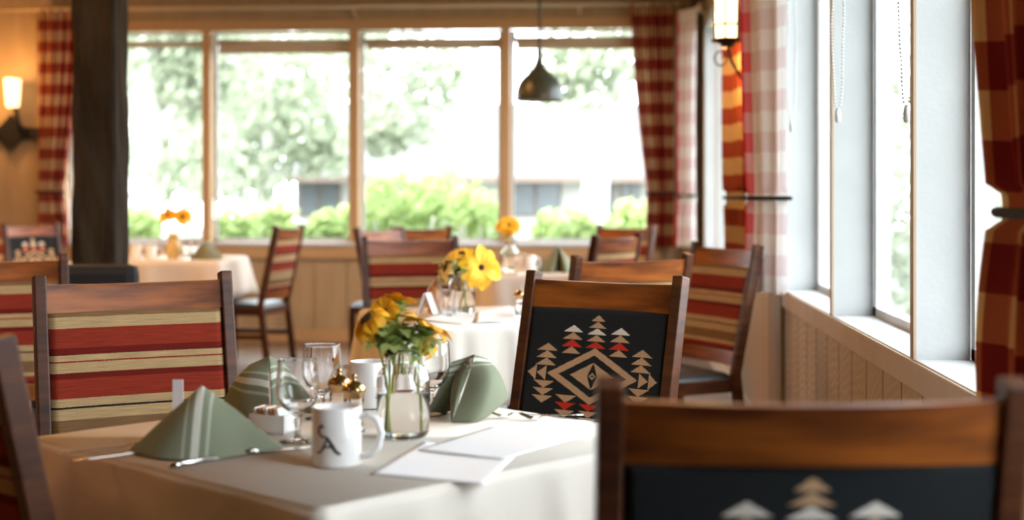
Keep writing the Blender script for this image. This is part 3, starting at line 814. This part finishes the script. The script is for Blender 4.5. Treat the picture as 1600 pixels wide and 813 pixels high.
# sugar caddy
pc_ = at(427, 2.72, z=zt_)
t = thing('sugar_caddy', 'white ceramic sugar packet caddy between the two left napkins', 'caddy', pc_, R(-20) + TH)
b = MB()
for q in (((-.038, -.028, 0), (.038, .028, .004)), ((-.038, -.028, 0), (.038, -.024, .036)), ((-.038, .024, 0), (.038, .028, .036)), ((-.038, -.028, 0), (-.034, .028, .036)), ((.034, -.028, 0), (.038, .028, .036))): b.span(*q)
b.obj('dish', CERAM, t)
sugar_p = at(427, 2.72, z=zt_ + .006)
for k in range(7):
    o = MB().box((0, 0, .021), (.004, .040, .042), Matrix.Rotation(R(-14), 3, 'Y'), 0).obj('sugar_packet', SUGAR if k % 3 else PAPER)
    off = Matrix.Rotation(R(-20) + TH, 3, 'Z') @ Vector((-.026 + k * .0082, 0, 0))
    o.location = sugar_p + off; o.rotation_euler = (0, 0, R(-20) + TH)
    tag(o, 'sugar packet standing in the white caddy', 'sugar packet', 'sugar packets in the caddy')
# mason jar
def jar(label, p, rz=0):
    t = PRO.get('jar')
    if t is None:
        t = thing('mason_jar', label, 'jar', group='glass flower jars')
        pr = [(.0005, .002), (.040, .0), (.046, .004), (.0500, .012), (.0505, .09), (.0505, .108), (.047, .124), (.038, .134), (.0345, .138), (.0345, .146), (.0362, .148), (.0345, .150), (.0362, .156), (.0345, .159), (.0345, .166), (.0350, .168)]
        inn = [(.0325, .168), (.0315, .14), (.036, .131), (.045, .121), (.0480, .107), (.0482, .014), (.043, .008), (.0005, .007)]
        MB().lathe(pr + inn, seg=48).obj('glass', GLASS, t, True)
        MB().lathe([(.0005, .0076), (.0435, .0076), (.0487, .0136), (.0487, .083), (.0005, .083)], seg=40).obj('water', WATER, t, True)
        PRO['jar'] = t
    else: t = copy_tree(t)
    t['label'] = label; t.location = p; t.rotation_euler = (0, 0, rz)
    return t
jp = at(630, 2.663, z=zt_); jar('clear mason jar of yellow flowers on the nearest table', jp, TH)
jp2 = at(722, 5.42, z=zt_); jar('clear jar of flowers on the second table', jp2, TH)
jp3 = at(797, 8.35, z=zt_); jar('jar with one yellow bunch on the small table below the pendant', jp3, TH)

# flowers
def petal_mesh(L, wd, m, name='petal', curl=.25):
    key = (name, L, wd, m.name, curl)
    if key not in CM:
        b = MB()
        def f(u, v):
            w_ = wd * (math.sin(math.pi * (.12 + .80 * u) ** 1.1)) * (1 if u < .93 else .75)
            x = (v - .5) * w_; return Vector((x, u * L, -curl * L * u * u + .25 * abs(x) + .10 * L * math.sin(u * 3)))
        b.grid(7, 4, f); CM[key] = b.mesh(name, m, True)
    return CM[key]
def flower(label, head, nrm, rad, base, npet=13, pm=None, split=True, droop=.0, skip=None, disc=.28, stemr=.0026, leaves=(), group='yellow flowers', hide_back=False, seed=0, name='sunflower', wmul=1):
    """head: world position, nrm: facing direction; base: foot of the stem inside the jar"""
    rn = random.Random(seed); pm = pm or PETAL
    t = thing(name, label, 'flower', base, 0, group); inv = -Vector(base)
    nrm = Vector(nrm).normalized(); q = nrm.to_track_quat('Z', 'Y'); hd = Vector(head) + inv
    tilt = R(90)
    made = []
    for k in range(npet):
        if skip and k in skip: continue
        a = 2 * math.pi * k / npet + rn.uniform(-.12, .12); up = droop + rn.uniform(-.18, .18); ls = rn.uniform(.85, 1.1)
        Mx = q.to_matrix().to_4x4() @ Matrix.Rotation(a, 4, 'Z') @ Matrix.Translation((0, rad * disc * .75, 0)) @ Matrix.Rotation(up, 4, 'X') @ Matrix.Diagonal((ls, ls, ls, 1))
        made.append(Matrix.Translation(hd) @ Mx)
    pmsh = petal_mesh(rad * .78, rad * .46 * wmul, pm)
    if split:
        for Mx in made:
            o = link('petal', pmsh, t); o.matrix_local = Mx
    else:
        b = MB()
        for Mx in made:
            n0 = len(b.b.verts); b.b.from_mesh(pmsh); b.b.verts.ensure_lookup_table()
            bmesh.ops.transform(b.b, matrix=Mx, verts=b.b.verts[n0:])
        b.obj('petals', pm, t, True)
    rot = q.to_matrix()
    MB().lathe([(.0005, rad * .10), (rad * disc * .6, rad * .09), (rad * disc, rad * .02), (rad * disc * .9, -.001), (.0005, -.002)], hd, 18, rot).obj('flower_disc', DISC, t, True)
    MB().lathe([(rad * .42, -rad * .02), (rad * .36, -rad * .12), (rad * .18, -rad * .24), (.003, -rad * .32)], hd, 12, rot).obj('calyx', LEAFD, t, True)
    s0 = hd - nrm * rad * .3; mid = Vector((s0.x * .35, s0.y * .35, s0.z * .55 + .02))
    pts = []
    for k in range(11):
        u = k / 10; pts.append((1 - u) ** 2 * Vector((0, 0, 0)) + 2 * u * (1 - u) * mid + u * u * s0)
    MB().tube(pts, stemr, 8).obj('stem', STEM, t, True)
    for (u, a, el, L, wd_, dk) in leaves:
        i = int(u * 10); pt = pts[i]
        lm = petal_mesh(L, wd_, LEAFD if dk else LEAF, 'leaf', .35)
        o = link('leaf', lm, t); o.matrix_local = Matrix.Translation(pt) @ Matrix.Rotation(R(a) + TH, 4, 'Z') @ Matrix.Rotation(R(el), 4, 'X')
    return t
def lv(n, seed, u0=.72, u1=1.0, L=.04, W=.024, dk=.12):
    rn = random.Random(seed); return [(rn.uniform(u0, u1), rn.uniform(0, 360), rn.uniform(-5, 60), L * rn.uniform(.7, 1.2), W * rn.uniform(.7, 1.2), rn.random() < dk) for _ in range(n)]
fd = 2.663
cr_, cf_ = Vector((CT, ST, 0)), Vector((-ST, CT, 0))
def nd(r, up, f): return cr_ * r + Vector((0, 0, 1)) * up + cf_ * f
def inj(jpos, dx, dy, z=.012): return Vector((jpos.x + dx, jpos.y + dy, jpos.z + z))
flower('large yellow sunflower tilting right over the nearest jar', at(664, fd - .02, 512), nd(.42, .85, .12), .056, inj(jp, .026, .004), 22, droop=.22, seed=3, leaves=lv(9, 1))
flower('yellow flower facing us with a small dark eye, left part of the nearest bouquet', at(600, fd + .01, 487), nd(-.35, .55, -.7), .040, inj(jp, -.022, -.006), 9, seed=5, wmul=1.5, disc=.20, leaves=lv(10, 2, L=.045, W=.028))
flower('leftmost yellow flower drooping from the nearest jar', at(572, fd - .03, 498), nd(-.62, .62, -.40), .048, inj(jp, -.019, .002), 10, seed=7, wmul=1.4, droop=-.55, leaves=lv(8, 3))
flower('topmost yellow flower of the nearest bouquet', at(624, fd + .03, 474), nd(.1, .85, .4), .036, inj(jp, -.024, .006), 9, seed=8, wmul=1.3, droop=.45, leaves=lv(9, 4))
flower('low yellow flower hanging at the right rim of the nearest jar', at(676, fd + .01, 538), nd(.75, -.1, -.35), .036, inj(jp, .018, .02, .10), 8, seed=11, wmul=1.2, droop=-.35, leaves=lv(5, 6))
# leafy sprigs filling the neck of the first jar
for k, (px, py, sd_) in enumerate([(600, 522, 21), (625, 515, 22), (640, 530, 23), (612, 538, 24), (590, 535, 25), (655, 535, 26)]):
    t = thing('leafy_sprig', 'light green leafy sprig in the neck of the nearest jar', 'foliage', inj(jp, .005 * (k - 3), .004 * (k % 3), .118), 0, 'green sprigs in the nearest jar')
    top = at(px, fd - .028 + .012 * (k % 3 - 1), py) - t.location; rn = random.Random(sd_)
    MB().tube([Vector((0, 0, 0)), top * .5 + Vector((0, 0, .02)), top], .0018, 6).obj('stem', STEM, t, True)
    for j in range(14):
        lm = petal_mesh(.036, .024, LEAFD if j == 3 else LEAF, 'leaf', .35)
        o = link('leaf', lm, t); o.matrix_local = Matrix.Translation(top * rn.uniform(.86, 1.0)) @ Matrix.Rotation(rn.uniform(0, 6.28), 4, 'Z') @ Matrix.Rotation(R(rn.uniform(-25, 65)), 4, 'X')
f2 = 5.42
flower('big yellow sunflower facing right in the second jar', at(752, f2 - .02, 418), nd(.45, .12, -.88), .098, inj(jp2, -.01, .01), 18, seed=13, disc=.13, wmul=1.25, leaves=lv(6, 31, L=.09, W=.06, dk=.8))
flower('yellow flower at the top of the second jar', at(722, f2 + .02, 396), nd(.0, .85, -.3), .060, inj(jp2, .01, .0), 14, seed=14, leaves=lv(6, 32, L=.09, W=.06, dk=.8))
flower('pale yellow flower turned left in the second jar', at(697, f2 - .01, 418), nd(-.85, .35, -.3), .070, inj(jp2, .015, .01), 14, pm=PETALP, seed=15, leaves=lv(7, 33, L=.09, W=.07, dk=.8))
flower('orange-yellow flower in the jar under the pendant lamp', at(795, 8.35, 352), nd(.1, .6, -.7), .088, inj(jp3, .0, .0), 18, disc=.15, wmul=1.2, split=False, seed=16, leaves=lv(4, 34, L=.06, W=.04, dk=.8))

# second-table and third-table ware
def simple_glass(label, p, r, h, group):
    t = tag(MB().lathe([(.0005, .001), (r * .78, 0), (r * .8, .002), (r - .0002, h - .003), (r - .0004, h - .001), (r - .001, h), (r - .0016, h - .001), (r - .0018, h - .003), (r * .8 - .002, .01), (r * .7, .008), (.0005, .008)], seg=24).obj('tumbler', GLASS, None, True), label, 'glass', group); t.location = p
simple_glass('clear tumbler left of the second jar', at(699, 5.28, z=zt_), .030, .10, 'plain tumblers')
o = MB().lathe([(.0005, 0), (.028, 0), (.030, .004), (.030, .09), (.012, .11), (.012, .125), (.0005, .126)], seg=20).obj('amber_bottle', AMBER, None, True)
tag(o, 'small amber bottle left of the second jar', 'bottle'); o.location = at(680, 5.45, z=zt_)
def tentcard(label, p, rz, w_=.06, h=.10):
    t = thing('table_card', label, 'card', p, rz)
    for s in (-1, 1): MB().box((0, s * .018, h / 2), (w_, .0012, h), Matrix.Rotation(R(s * 20), 3, 'X')).obj('card_leaf', PAPER, t)
tentcard('white tent card left of the jar on the second table', at(668, 5.35, z=zt_), R(80), .07, .085)
# narrow card behind the left napkin
o = MB().box((0, 0, .05), (.020, .0015, .10)).obj('table_card', PAPER); tag(o, 'narrow white card standing behind the big left napkin', 'card')
o.location = at(278, 2.72, z=zt_); o.rotation_euler = (0, 0, TH)
shaker('gold-topped shaker at the right end of the second table', at(812, 5.25, z=zt_))
mug('white mug below the pendant lamp, left of the far green napkin', at(826, 8.2, z=zt_), R(30))
simple_glass('clear tumbler beside the far white mug', at(812, 8.05, z=zt_), .036, .12, 'plain tumblers')
# far left table ware
p4 = at(271, 10.0, z=zt_)
o = MB().lathe([(.0005, 0), (.04, 0), (.055, .03), (.05, .10), (.035, .15), (.04, .18), (.036, .18), (.045, .10), (.0005, .02)], seg=24).obj('flower_vase', mat('yellow_glaze', (.70, .48, .16), .25), None, True)
tag(o, 'yellow vase on the far left table', 'vase'); o.location = p4
flower('left orange bloom in the yellow vase', at(262, 10.0, 336), nd(-.1, .5, -.85), .066, p4 + Vector((-.008, 0, .03)), 14, split=False, seed=17, group='orange blooms', name='marigold', leaves=lv(3, 41, L=.05, W=.03))
flower('right orange bloom in the yellow vase', at(285, 10.0, 339), nd(.2, .5, -.85), .072, p4 + Vector((.008, 0, .03)), 14, split=False, seed=18, group='orange blooms', name='marigold', leaves=lv(3, 42, L=.05, W=.03))
for lab, px in (('white mug at the left end of the far left table, next to the timber post', 212), ('white mug next to the yellow vase', 236)):
    mug(lab, at(px, 9.8, z=zt_), R(20))
for lab, px in (('far clear tumbler right of the yellow vase', 292), ('far clear tumbler by the peaked green napkin', 304)):
    simple_glass(lab, at(px, 9.9, z=zt_), .036, .13, 'plain tumblers')

# ------------------------------------------------------------------ napkins
def napkin(label, apex, flaps, name='napkin'):
    """flaps: list of (base polyline, bulge, stripe mode, stripe args)"""
    base = Vector((apex[0], apex[1], zt_)); t = thing(name, label, 'napkin', base, 0, 'folded green napkins')
    for bi, (poly, bulge, mode, args, *tp) in enumerate(flaps):
        A = Vector(apex) - base; T0, T1 = ([Vector(q) - base for q in tp[0]] if tp else (A, A)); P = [Vector(q) - base for q in poly]
        # smooth the base polyline
        def bp(s):
            s *= len(P) - 1; i = min(int(s), len(P) - 2); f = s - i
            p0, p1, p2, p3 = P[max(i - 1, 0)], P[i], P[i + 1], P[min(i + 2, len(P) - 1)]
            return .5 * ((2 * p1) + (p2 - p0) * f + (2 * p0 - 5 * p1 + 4 * p2 - p3) * f * f + (3 * p1 - p0 - 3 * p2 + p3) * f ** 3)
        L = (bp(1) - bp(0)).length; nr = ((bp(0) - A).cross(bp(1) - A)).normalized()
        if nr.dot(cf_) > 0: nr = -nr
        def f(u, v):
            r = v; p = T0.lerp(T1, u).lerp(bp(u), r); k = math.sin(math.pi * r) * math.sin(math.pi * (.1 + .8 * u))
            p = p + nr * bulge * k + Vector((0, 0, 1)) * abs(bulge) * .25 * k
            if r < .12: p = p + (bp(.5) - A) * 0 
            return p
        def uvf(u, v):
            if mode == 'radial':    # stripes parallel, running apex to base
                u0, slope = args; x = (u - u0) * v * L + slope * (1 - v); s = x
            else:                   # stripes crossing the flap at distance r
                r0, sc = args; s = (v - r0) * sc
            return (min(max(.5 + s / .06, 0.001), .999), v)
        b = MB(); b.grid(40, 48, f, uvf)
        o = b.obj('fold', NAP, t, True)
        m = o.modifiers.new('thick', 'SOLIDIFY'); m.thickness = .0028; m.offset = 0
    return t
z_ = .7525
napkin('large green napkin with white stripes peaked at the front left', at(316, 2.55, 604), [
    ([at(203, 2.475, z=z_ + .004), at(260, 2.42, z=z_), at(350, 2.44, z=z_), at(442, 2.53, z=z_)], .018, 'radial', (.50, .002)),
    ([at(203, 2.475, z=z_ + .004), at(212, 2.56, z=z_), at(250, 2.66, z=z_)], .010, 'radial', (9, 0)),
    ([at(442, 2.53, z=z_), at(430, 2.60, z=z_), at(390, 2.66, z=z_)], .008, 'radial', (9, 0)),
])
napkin('green napkin with pale stripes folded open behind the left goblet', at(420, 2.98, 557), [
    ([at(350, 2.96, z=z_ + .022), at(380, 2.88, z=z_), at(424, 2.85, z=z_)], .020, 'ring', (.50, .11), (at(392, 3.0, 570), at(421, 2.97, 557))),
    ([at(424, 2.85, z=z_), at(446, 2.93, z=z_), at(498, 2.93, z=z_)], .014, 'ring', (.38, .11), (at(420, 2.97, 556), at(438, 3.0, 566))),
])
napkin('pale-lit green napkin folded open right of the flower jar', at(741, 2.93, 553), [
    ([at(664, 2.92, z=z_), at(684, 2.93, z=z_), at(708, 2.97, z=z_)], .006, 'ring', (.16, .17), (at(706, 2.93, 566), at(742, 2.95, 554))),
    ([at(706, 2.825, z=z_), at(752, 2.83, z=z_ + .004), at(794, 2.95, z=z_ + .028)], .030, 'ring', (.10, .17), (at(741, 2.92, 554), at(762, 2.97, 562))),
    ([at(714, 2.97, z=z_), at(706, 2.90, z=z_), at(706, 2.825, z=z_)], -.020, 'ring', (.10, .17), (at(743, 2.95, 554), at(741, 2.92, 554))),
])
napkin('dark green peaked napkin on the far left table', at(323, 10.0, 375), [
    ([at(298, 9.9, z=z_), at(322, 9.78, z=z_), at(350, 9.9, z=z_)], .02, 'radial', (9, 0)),
    ([at(350, 9.9, z=z_), at(340, 10.1, z=z_), at(322, 10.15, z=z_)], .01, 'radial', (9, 0)),
])
napkin('green napkin on the small table below the pendant lamp', at(871, 8.3, 384), [
    ([at(838, 8.25, z=z_), at(860, 8.15, z=z_), at(874, 8.28, z=z_)], .02, 'radial', (9, 0)),
    ([at(874, 8.28, z=z_), at(885, 8.15, z=z_), at(902, 8.3, z=z_)], .03, 'radial', (9, 0)),
])

# ------------------------------------------------------------------ cutlery
def fork_mesh():
    b = MB(); prof = []
    # handle and neck along +x; tines at the left end
    pts = [(.195, .0035), (.17, .004), (.12, .0045), (.08, .006), (.062, .010), (.05, .011), (.035, .004)]
    wds = [.012, .013, .008, .005, .007, .020, .024]
    V = []
    for (x, z), w_ in zip(pts, wds): V.append([b.b.verts.new((x, y * w_ / 2, z + zz)) for y, zz in ((-1, 0), (-.5, .0012), (.5, .0012), (1, 0), (.5, -.001), (-.5, -.001))])
    for a, c in zip(V, V[1:]):
        for k in range(6): b.b.faces.new((a[k], a[(k + 1) % 6], c[(k + 1) % 6], c[k]))
    b.b.faces.new(V[0]); b.b.faces.new(V[-1][::-1])
    for k in range(4):
        y = (k - 1.5) * .0064; b.tube([(.036, y, .004), (.02, y, .0055), (.0, y * .95, .014)], [.0022, .002, .0012], 6)
    return b.mesh('fork', STEEL, True)
FM = fork_mesh()
def fork(label, p, q):
    d_ = q - p; o = link('fork', FM, None, p, (0, 0, math.atan2(d_.y, d_.x))); return tag(o, label, 'fork', 'stainless forks')
fork('stainless fork right of the green napkin, the left one of the pair', at(764, 2.88, z=zt_), at(885, 2.90, z=zt_))
fork('stainless fork right of the green napkin, the right one of the pair', at(812, 2.86, z=zt_ + .0), at(940, 2.83, z=zt_))
fork('dark-looking fork under the left tip of the big napkin', at(262, 2.56, z=zt_), at(150, 2.50, z=zt_))
fork('second dark-looking fork beside the left tip of the big napkin', at(285, 2.52, z=zt_), at(166, 2.44, z=zt_))
def knife(label, p, q, hl=.10, m2=None):
    d_ = q - p; t = thing('table_knife', label, 'knife', p, math.atan2(d_.y, d_.x))
    MB().tube([(0, 0, .005), (.02, 0, .006), (hl, 0, .005)], [.0045, .0055, .004], 10).obj('handle', STEEL, t, True)
    MB().prism([(hl - .004, -.004), (hl + .02, -.009), (hl + .085, -.009), (hl + .11, .003), (hl + .02, .004), (hl - .004, .004)], .002, .0035).obj('blade', STEEL, t)
knife('table knife lying in front of the big left napkin', at(266, 2.345, z=zt_), at(420, 2.52, z=zt_))
knife('second knife with only its blade showing, under the right tip of the big napkin', at(378, 2.47, z=zt_), at(470, 2.53, z=zt_), .03)

# ------------------------------------------------------------------ papers
def sheet(label, quad, z, nu=16, wave=.0):
    Q = [Vector((q.x, q.y, 0)) for q in quad]; c = sum(Q, Vector()) / 4
    b = MB()
    def f(u, v):
        p = Q[0].lerp(Q[1], u).lerp(Q[3].lerp(Q[2], u), v); return Vector((p.x - c.x, p.y - c.y, wave * math.sin(u * 6 + v * 3) * .5 + wave * .5))
    b.grid(nu, nu, f); o = b.obj('menu_sheet', PAPER, None, True); o.location = (c.x, c.y, z)
    m = o.modifiers.new('thick', 'SOLIDIFY'); m.thickness = .0007; m.offset = 1
    return tag(o, label, 'paper', 'white menu sheets')
def tt(px, py): return tab(px, py, .752)
sheet('white menu sheet overhanging the front edge of the nearest table', [tt(578, 741), tt(758, 757), tt(806, 712), tt(662, 690)], .7515, wave=.0008)
sheet('white menu sheet behind the overhanging one, below the forks', [tt(652, 705), tt(784, 720), tt(912, 684), tt(770, 668)], .7535, wave=.0008)
def t2(px, py): return tab(px, py, .752)
sheet('white paper lying on the front of the second table', [t2(655, 501), t2(725, 507), t2(760, 492), t2(690, 489)], .7520, 10, .003)
sheet('white paper curling at the right of the second table', [t2(742, 506), t2(812, 503), t2(806, 488), t2(745, 489)], .7520, 10, .006)

# ------------------------------------------------------------------ outside
GZ = -1.0
struct('ground', MB().span((-60, YB + .4, GZ - .1), (60, 90, GZ)), GROUNDM)
struct('ground.001', MB().span((XR + .5, -20, GZ - .1), (60, YB + .4, GZ)), GROUNDM)
def tree(label, px, d, trunk, r0, crowns, n, ls, seed, m=TREEF, group='trees outside'):
    """trunk: list of branches given as pixel polylines with radii; crowns: (px,py,rad_m) blobs"""
    rn = random.Random(seed); base = at(px, d); base.z = GZ
    t = thing('tree', label, 'tree', base, 0, group)
    b = MB()
    for br in trunk:
        b.tube([(at(x, d, y) if y is not None else Vector((at(x, d).x, at(x, d).y, GZ))) - base for x, y, r in br], [r for _, _, r in br], 10)
    b.obj('trunk', BARK, t, True)
    vs_, fs = [], []
    for (cx_, cy_, rad) in crowns:
        c = at(cx_, d, cy_) - base
        for k in range(n):
            v = Vector((rn.gauss(0, 1), rn.gauss(0, 1), rn.gauss(0, 1))).normalized() * rad * rn.random() ** .45; v.z *= .8
            p = c + v; a = Vector((rn.gauss(0, 1), rn.gauss(0, 1), rn.gauss(0, 1))).normalized(); e = a.orthogonal().normalized(); g = a.cross(e)
            l = ls * rn.uniform(.6, 1.3); i = len(vs_)
            vs_ += [p - e * l, p - g * l * .5, p + e * l, p + g * l * .5]; fs.append((i, i + 1, i + 2, i + 3))
    me = bpy.data.meshes.new('foliage'); me.from_pydata([tuple(v) for v in vs_], [], fs); me.materials.append(m)
    link('foliage', me, t, kind='stuff')
tree('large pale-barked tree with a forked branch in the left far window', 222, 18, [[(215, None, .30), (222, 340, .26), (228, 230, .22), (232, 120, .2), (240, -60, .15)], [(226, 250, .14), (262, 185, .11), (322, 128, .08), (400, 60, .05)]], .3,
     [(150, 0, 1.6), (290, -30, 1.5), (330, 60, .9), (275, 250, .9), (300, 130, .6), (250, 60, .8)], 700, .09, 1)
tree('slim pale tree beyond the second far window', 415, 24, [[(410, None, .22), (412, 340, .19), (420, 240, .15), (425, 120, .10), (430, 0, .08)], [(420, 260, .07), (370, 300, .05), (345, 270, .03)]], .2,
     [(400, 60, 1.5), (480, 100, 1.1), (350, 170, 1.1), (440, 190, .9), (500, 230, .7), (385, 270, .8), (320, 260, .8)], 520, .11, 2)
tree('pale tree in front of the low house, in the third far window', 640, 22, [[(638, None, .17), (640, 330, .15), (645, 250, .12), (640, 150, .09), (650, 40, .06)]], .2,
     [(610, 100, 1.1), (700, 110, .7), (630, 180, .8), (590, 210, .5), (560, 60, .8)], 420, .10, 3)
tree('leaning pale tree behind the pendant lamp in the right far window', 925, 20, [[(925, None, .22), (928, 330, .20), (935, 240, .17), (955, 160, .12), (975, 80, .09), (990, 0, .07)], [(932, 250, .1), (905, 190, .06), (880, 150, .04)]], .2,
     [(900, 130, .7), (985, 90, .8), (940, 60, .9), (880, 110, .5)], 420, .09, 4)
tree('background tree mass far beyond the left window', 300, 45, [[(300, None, .3), (300, 100, .2)]], .3, [(235, 40, 2.4), (270, 110, 2.2), (215, 270, 1.6), (340, 60, 2.2), (250, 200, 2.2), (220, 180, 2.6), (300, 210, 2.4), (400, 160, 2.8), (160, 230, 2.4), (480, 120, 2.2)], 900, .2, 5)
tree('green tree outside the nearest right-hand windows', 1560, 12, [[(1560, None, .15), (1560, 200, .1), (1570, 0, .08)]], .3, [(1415, 330, .8), (1400, 100, 1.0), (1520, 200, 1.0), (1560, 400, .8), (1450, 420, .6)], 500, .07, 6)
def shrub(label, px, d, py, rad, seed, sc=1):
    rn = random.Random(seed); c = at(px, d, py); base = Vector((c.x, c.y, GZ))
    t = thing('shrub', label, 'shrub', base, 0, 'bright green shrubs below the far windows')
    b = MB()
    for k in range(7):
        a = rn.uniform(0, 6.28); b.tube([(0, 0, 0), (rad * .4 * math.cos(a), rad * .4 * math.sin(a), (c.z - GZ) * .6), (rad * .7 * math.cos(a), rad * .7 * math.sin(a), c.z - GZ)], .01, 5)
    b.obj('stems', BARK, t, True)
    vs_, fs = [], []
    for k in range(420):
        v = Vector((rn.gauss(0, 1), rn.gauss(0, 1), rn.gauss(0, 1))).normalized() * rad * rn.random() ** .4; v.z *= 1.4 if v.z > 0 else 2.2
        p = c + v - base; a = Vector((rn.gauss(0, 1), rn.gauss(0, 1), rn.gauss(0, 1))).normalized(); e = a.orthogonal().normalized(); g = a.cross(e); l = .07 * sc * rn.uniform(.6, 1.3); i = len(vs_)
        vs_ += [p - e * l, p - g * l * .5, p + e * l, p + g * l * .5]; fs.append((i, i + 1, i + 2, i + 3))
    me = bpy.data.meshes.new('foliage'); me.from_pydata([tuple(v) for v in vs_], [], fs); me.materials.append(SHRUBF); link('foliage', me, t, kind='stuff')
SHL = ['small shrub low in the left far window, next to the timber post', 'small shrub at the left edge of the second far window', 'small shrub before the slim pale tree', 'small shrub just right of the slim pale tree', 'small shrub under the left end of the low house', 'small shrub by the mullion at the right of the second far window', 'bright shrub at the left edge of the third far window', 'tall bright shrub left of centre in the third far window', 'tall bright shrub at the centre of the third far window', 'bright shrub right of centre in the third far window', 'bright shrub behind the flower under the pendant lamp', 'small shrub in the right far window, below the house window', 'small shrub at the foot of the leaning pale tree', 'small shrub behind the farthest orange chair', 'small shrub next to the dark red curtain']
for k, (px, py, rad) in enumerate([(218, 372, .22), (362, 368, .2), (400, 372, .2), (432, 366, .22), (505, 372, .2), (545, 366, .22), (590, 345, .30), (640, 338, .35), (690, 340, .35), (735, 352, .30), (760, 362, .25), (860, 370, .2), (900, 372, .22), (985, 366, .25), (1005, 370, .25)]):
    shrub(SHL[k], px, 13.6 + .3 * (k % 3), py, rad, 50 + k)
# low house
d = 27
hx0, hx1 = at(462, d), at(1190, d + 1.2)
hb = thing('low_house', 'low white house with a broad pale roof beyond the far windows', 'building', (hx0.x, hx0.y, GZ), math.atan2(hx1.y - hx0.y, hx1.x - hx0.x))
hl = (Vector((hx1.x, hx1.y)) - Vector((hx0.x, hx0.y))).length; ez = H + 26 * d / FP - GZ; s = d / FP
MB().span((0, 0, 0), (hl, 6, ez)).obj('wall', STUCCO, hb)
b = MB(); rz_ = H + 140 * 31 / FP - GZ
b.prism([(-.5, ez - .02), (3.2, rz_ + .5), (6.7, ez - .02)], 0, 1) if 0 else None
v = [b.b.verts.new(q) for q in [(-.45, -.6, ez), (hl + .4, -.6, ez), (hl + .4, 3.2, rz_), (1.0, 3.2, rz_), (-.45, 6.6, ez), (hl + .4, 6.6, ez)]]
b.b.faces.new((v[0], v[1], v[2], v[3])); b.b.faces.new((v[3], v[2], v[5], v[4])); b.b.faces.new((v[0], v[3], v[4])); b.b.faces.new((v[0], v[4], v[5], v[1]))
b.b.faces.new((v[1], v[5], v[2]))
b.obj('roof', ROOFM, hb)
MB().span((-.45, -.62, ez - .10), (hl + .4, -.56, ez + .02)).obj('fascia', FASC, hb)
def hwin(xa, xb, ya, yb__):
    a = (xa - 462) * s; c = (xb - 462) * s; z1 = H - (ya - HY) * s - GZ; z0 = H - (yb__ - HY) * s - GZ
    f = MB().span((a, -.05, z0), (c, -.01, z1)).obj('window', FASC, hb)
    MB().span((a + .05, -.07, z0 + .05), ((a + c) / 2 - .03, -.052, z1 - .05)).obj('pane', DARKG, f)
    MB().span(((a + c) / 2 + .03, -.07, z0 + .05), (c - .05, -.052, z1 - .05)).obj('pane', DARKG, f)
for q in ((466, 532, 284, 340), (672, 735, 284, 322), (797, 882, 283, 340), (950, 972, 284, 342), (978, 1010, 284, 345)): hwin(*q)
MB().span(((955 - 462) * s, 2.2, ez), ((995 - 462) * s, 3.0, H + 118 * 29 / FP - GZ)).obj('chimney', CHIM, hb)
# festoon bulbs outside
for k, (px, py) in enumerate([(232, 223), (245, 224), (272, 223), (288, 224), (438, 112), (455, 110), (468, 115), (490, 113), (508, 105)]):
    p = at(px, 17, py); o = MB().ball((0, 0, 0), .035, 2).obj('festoon_bulb', BULB, None, True); o.location = p
    tag(o, ('bulb %s of the lower festoon, outside the left far window' % ['at the left end', 'second from the left', 'third from the left', 'at the right end'][k]) if k < 4 else ('festoon bulb %s of the upper string, outside the second far window' % ['at the left end', 'second from the left', 'in the middle', 'second from the right', 'at the right end'][k - 4]), 'light bulb', 'festoon bulbs outside')
for lab, pts in (('thin cable of the lower festoon lights', [(200, 214), (232, 221.5), (245, 222.5), (272, 221.5), (288, 222.5), (320, 214)]), ('thin cable of the upper festoon lights', [(400, 100), (438, 110), (455, 108), (468, 113), (490, 111), (508, 103), (545, 90)])):
    o = MB().tube([at(x, 17, y) for x, y in pts], .004, 5).obj('festoon_cable', IRON, None, True); tag(o, lab, 'cable')
